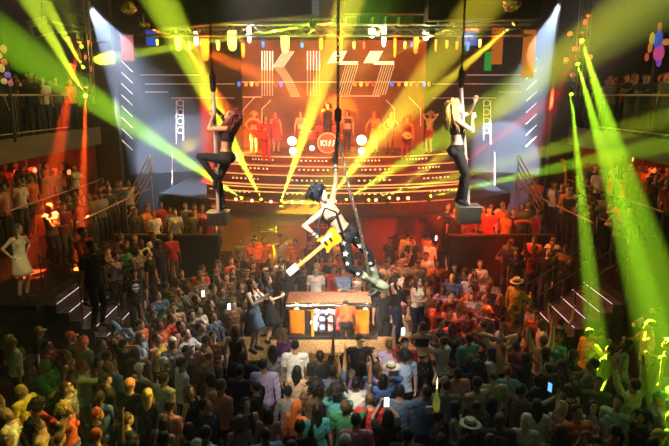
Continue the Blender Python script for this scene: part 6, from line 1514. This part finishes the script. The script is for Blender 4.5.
# stage wash
for x in (-4.5, -1.5, 1.5, 4.5): flood((x, 18.6, 8.9), (x * .7, 23.5, 4.4), 62, (1, .11, .015), 4200)
flood((0, 17.5, 9.4), (0, 24, 3.6), 60, (1, .14, .02), 3600)
# walls under the stage: red on the right, ochre on the left
flood((4.5, 15.6, 5.0), (3.6, 20.2, 1.6), 60, (1, .10, .02), 2600)
flood((-2.6, 16.2, 5.2), (-2.8, 20.2, 1.6), 60, (1, .42, .08), 700)
flood((0.3, 16.4, 5.4), (0.4, 20.2, 1.4), 50, (1, .10, .02), 900)
flood((0, 15.2, 8.0), (0, 18.4, 9.3), 110, (.35, 1, .06), 800)
# crowd
flood((-4.0, 9.0, 8.0), (-7.0, 12.45, 3.1), 14, (1, .78, .35), 900)
flood((2.0, 15.5, 8.6), (-5.5, 17.0, 2.2), 44, (1, .40, .13), 2600)      # orange, left terraces
flood((-1.0, 17.0, 8.8), (4.2, 15.4, 1.2), 56, (1, .13, .04), 4600)       # red, right crowd
flood((-3.0, 16.5, 8.8), (-1.0, 17.6, 1.2), 46, (1, .16, .05), 1500)
flood((-2.0, 17.0, 8.8), (6.6, 17.5, 2.4), 40, (1, .22, .06), 2200)
flood((2.6, 12.6, 8.0), (-3.6, 12.5, 1.3), 28, (1, .80, .62), 3200)       # white patch, left of the island
flood((-1.6, 6.5, 10.2), (0.2, 14.2, 1.0), 16, (1, .82, .66), 22000)      # on the bar island
flood((-0.5, 4.0, 10.2), (-0.08, 7.8, 4.85), 19, (1, .84, .64), 9000)        # on the hanging performer
flood((-4.8, 5.5, 9.4), (-1.85, 9.8, 5.6), 20, (1, .62, .42), 6000, blend=.3)
flood((4.6, 5.5, 9.4), (2.1, 9.7, 5.65), 20, (1, .80, .62), 9000, blend=.3)
flood((2.2, 10.2, 6.9), (-4.6, 8.5, 1.3), 22, (1, .72, .10), 4600)          # yellow, lower left
flood((-8.0, 7.0, 9.0), (-4.8, 8.4, 1.0), 34, (.25, 1, .10), 300)
flood((0, 15.6, 9.6), (0, 9.2, .6), 62, (.16, .44, .72), 950, .4)           # dim blue over the floor
flood((-3.6, 14.6, 9.2), (-1.0, 9.4, .9), 46, (.62, .60, .70), 240, .3)
flood((4.0, 14.2, 9.2), (2.4, 9.2, .9), 50, (.50, .62, .66), 260, .3)
flood((0, 3, 10.6), (0, 9.5, 0), 80, (.30, .40, .55), 90, .6)
flood((4.8, 8.0, 8.8), (5.0, 9.0, .6), 60, (.35, .9, .15), 120)
flood((-10, 12, 9.6), (-9, 16, 5.6), 70, (.6, .55, .2), 500)
flood((10, 12, 9.6), (9, 16, 5.6), 70, (.5, .7, .2), 330)
flood((10.5, 15, 7.8), (9.4, 18, 6.0), 70, (1, .2, .05), 260)
flood((-9.5, 17.5, 4.8), (-10, 20.5, 3.4), 90, (1, .12, .03), 160)
flood((9.8, 17.5, 4.8), (10, 20.5, 3.4), 90, (1, .16, .04), 200)
flood((-7, 17.5, 9.5), (-9, 20.9, 4.6), 70, (.7, .5, .15), 500)
cy = SC.cycles
cy.use_denoising = True; cy.max_bounces = 4; cy.diffuse_bounces = 2; cy.glossy_bounces = 3; cy.volume_bounces = 0; cy.transparent_max_bounces = 6
cy.sample_clamp_indirect = 4.0; cy.sample_clamp_direct = 0.0
vs = SC.view_settings; vs.view_transform = 'Standard'; vs.look = 'None'; vs.gamma = 1.0; vs.exposure = 0.0; vs.use_curve_mapping = False
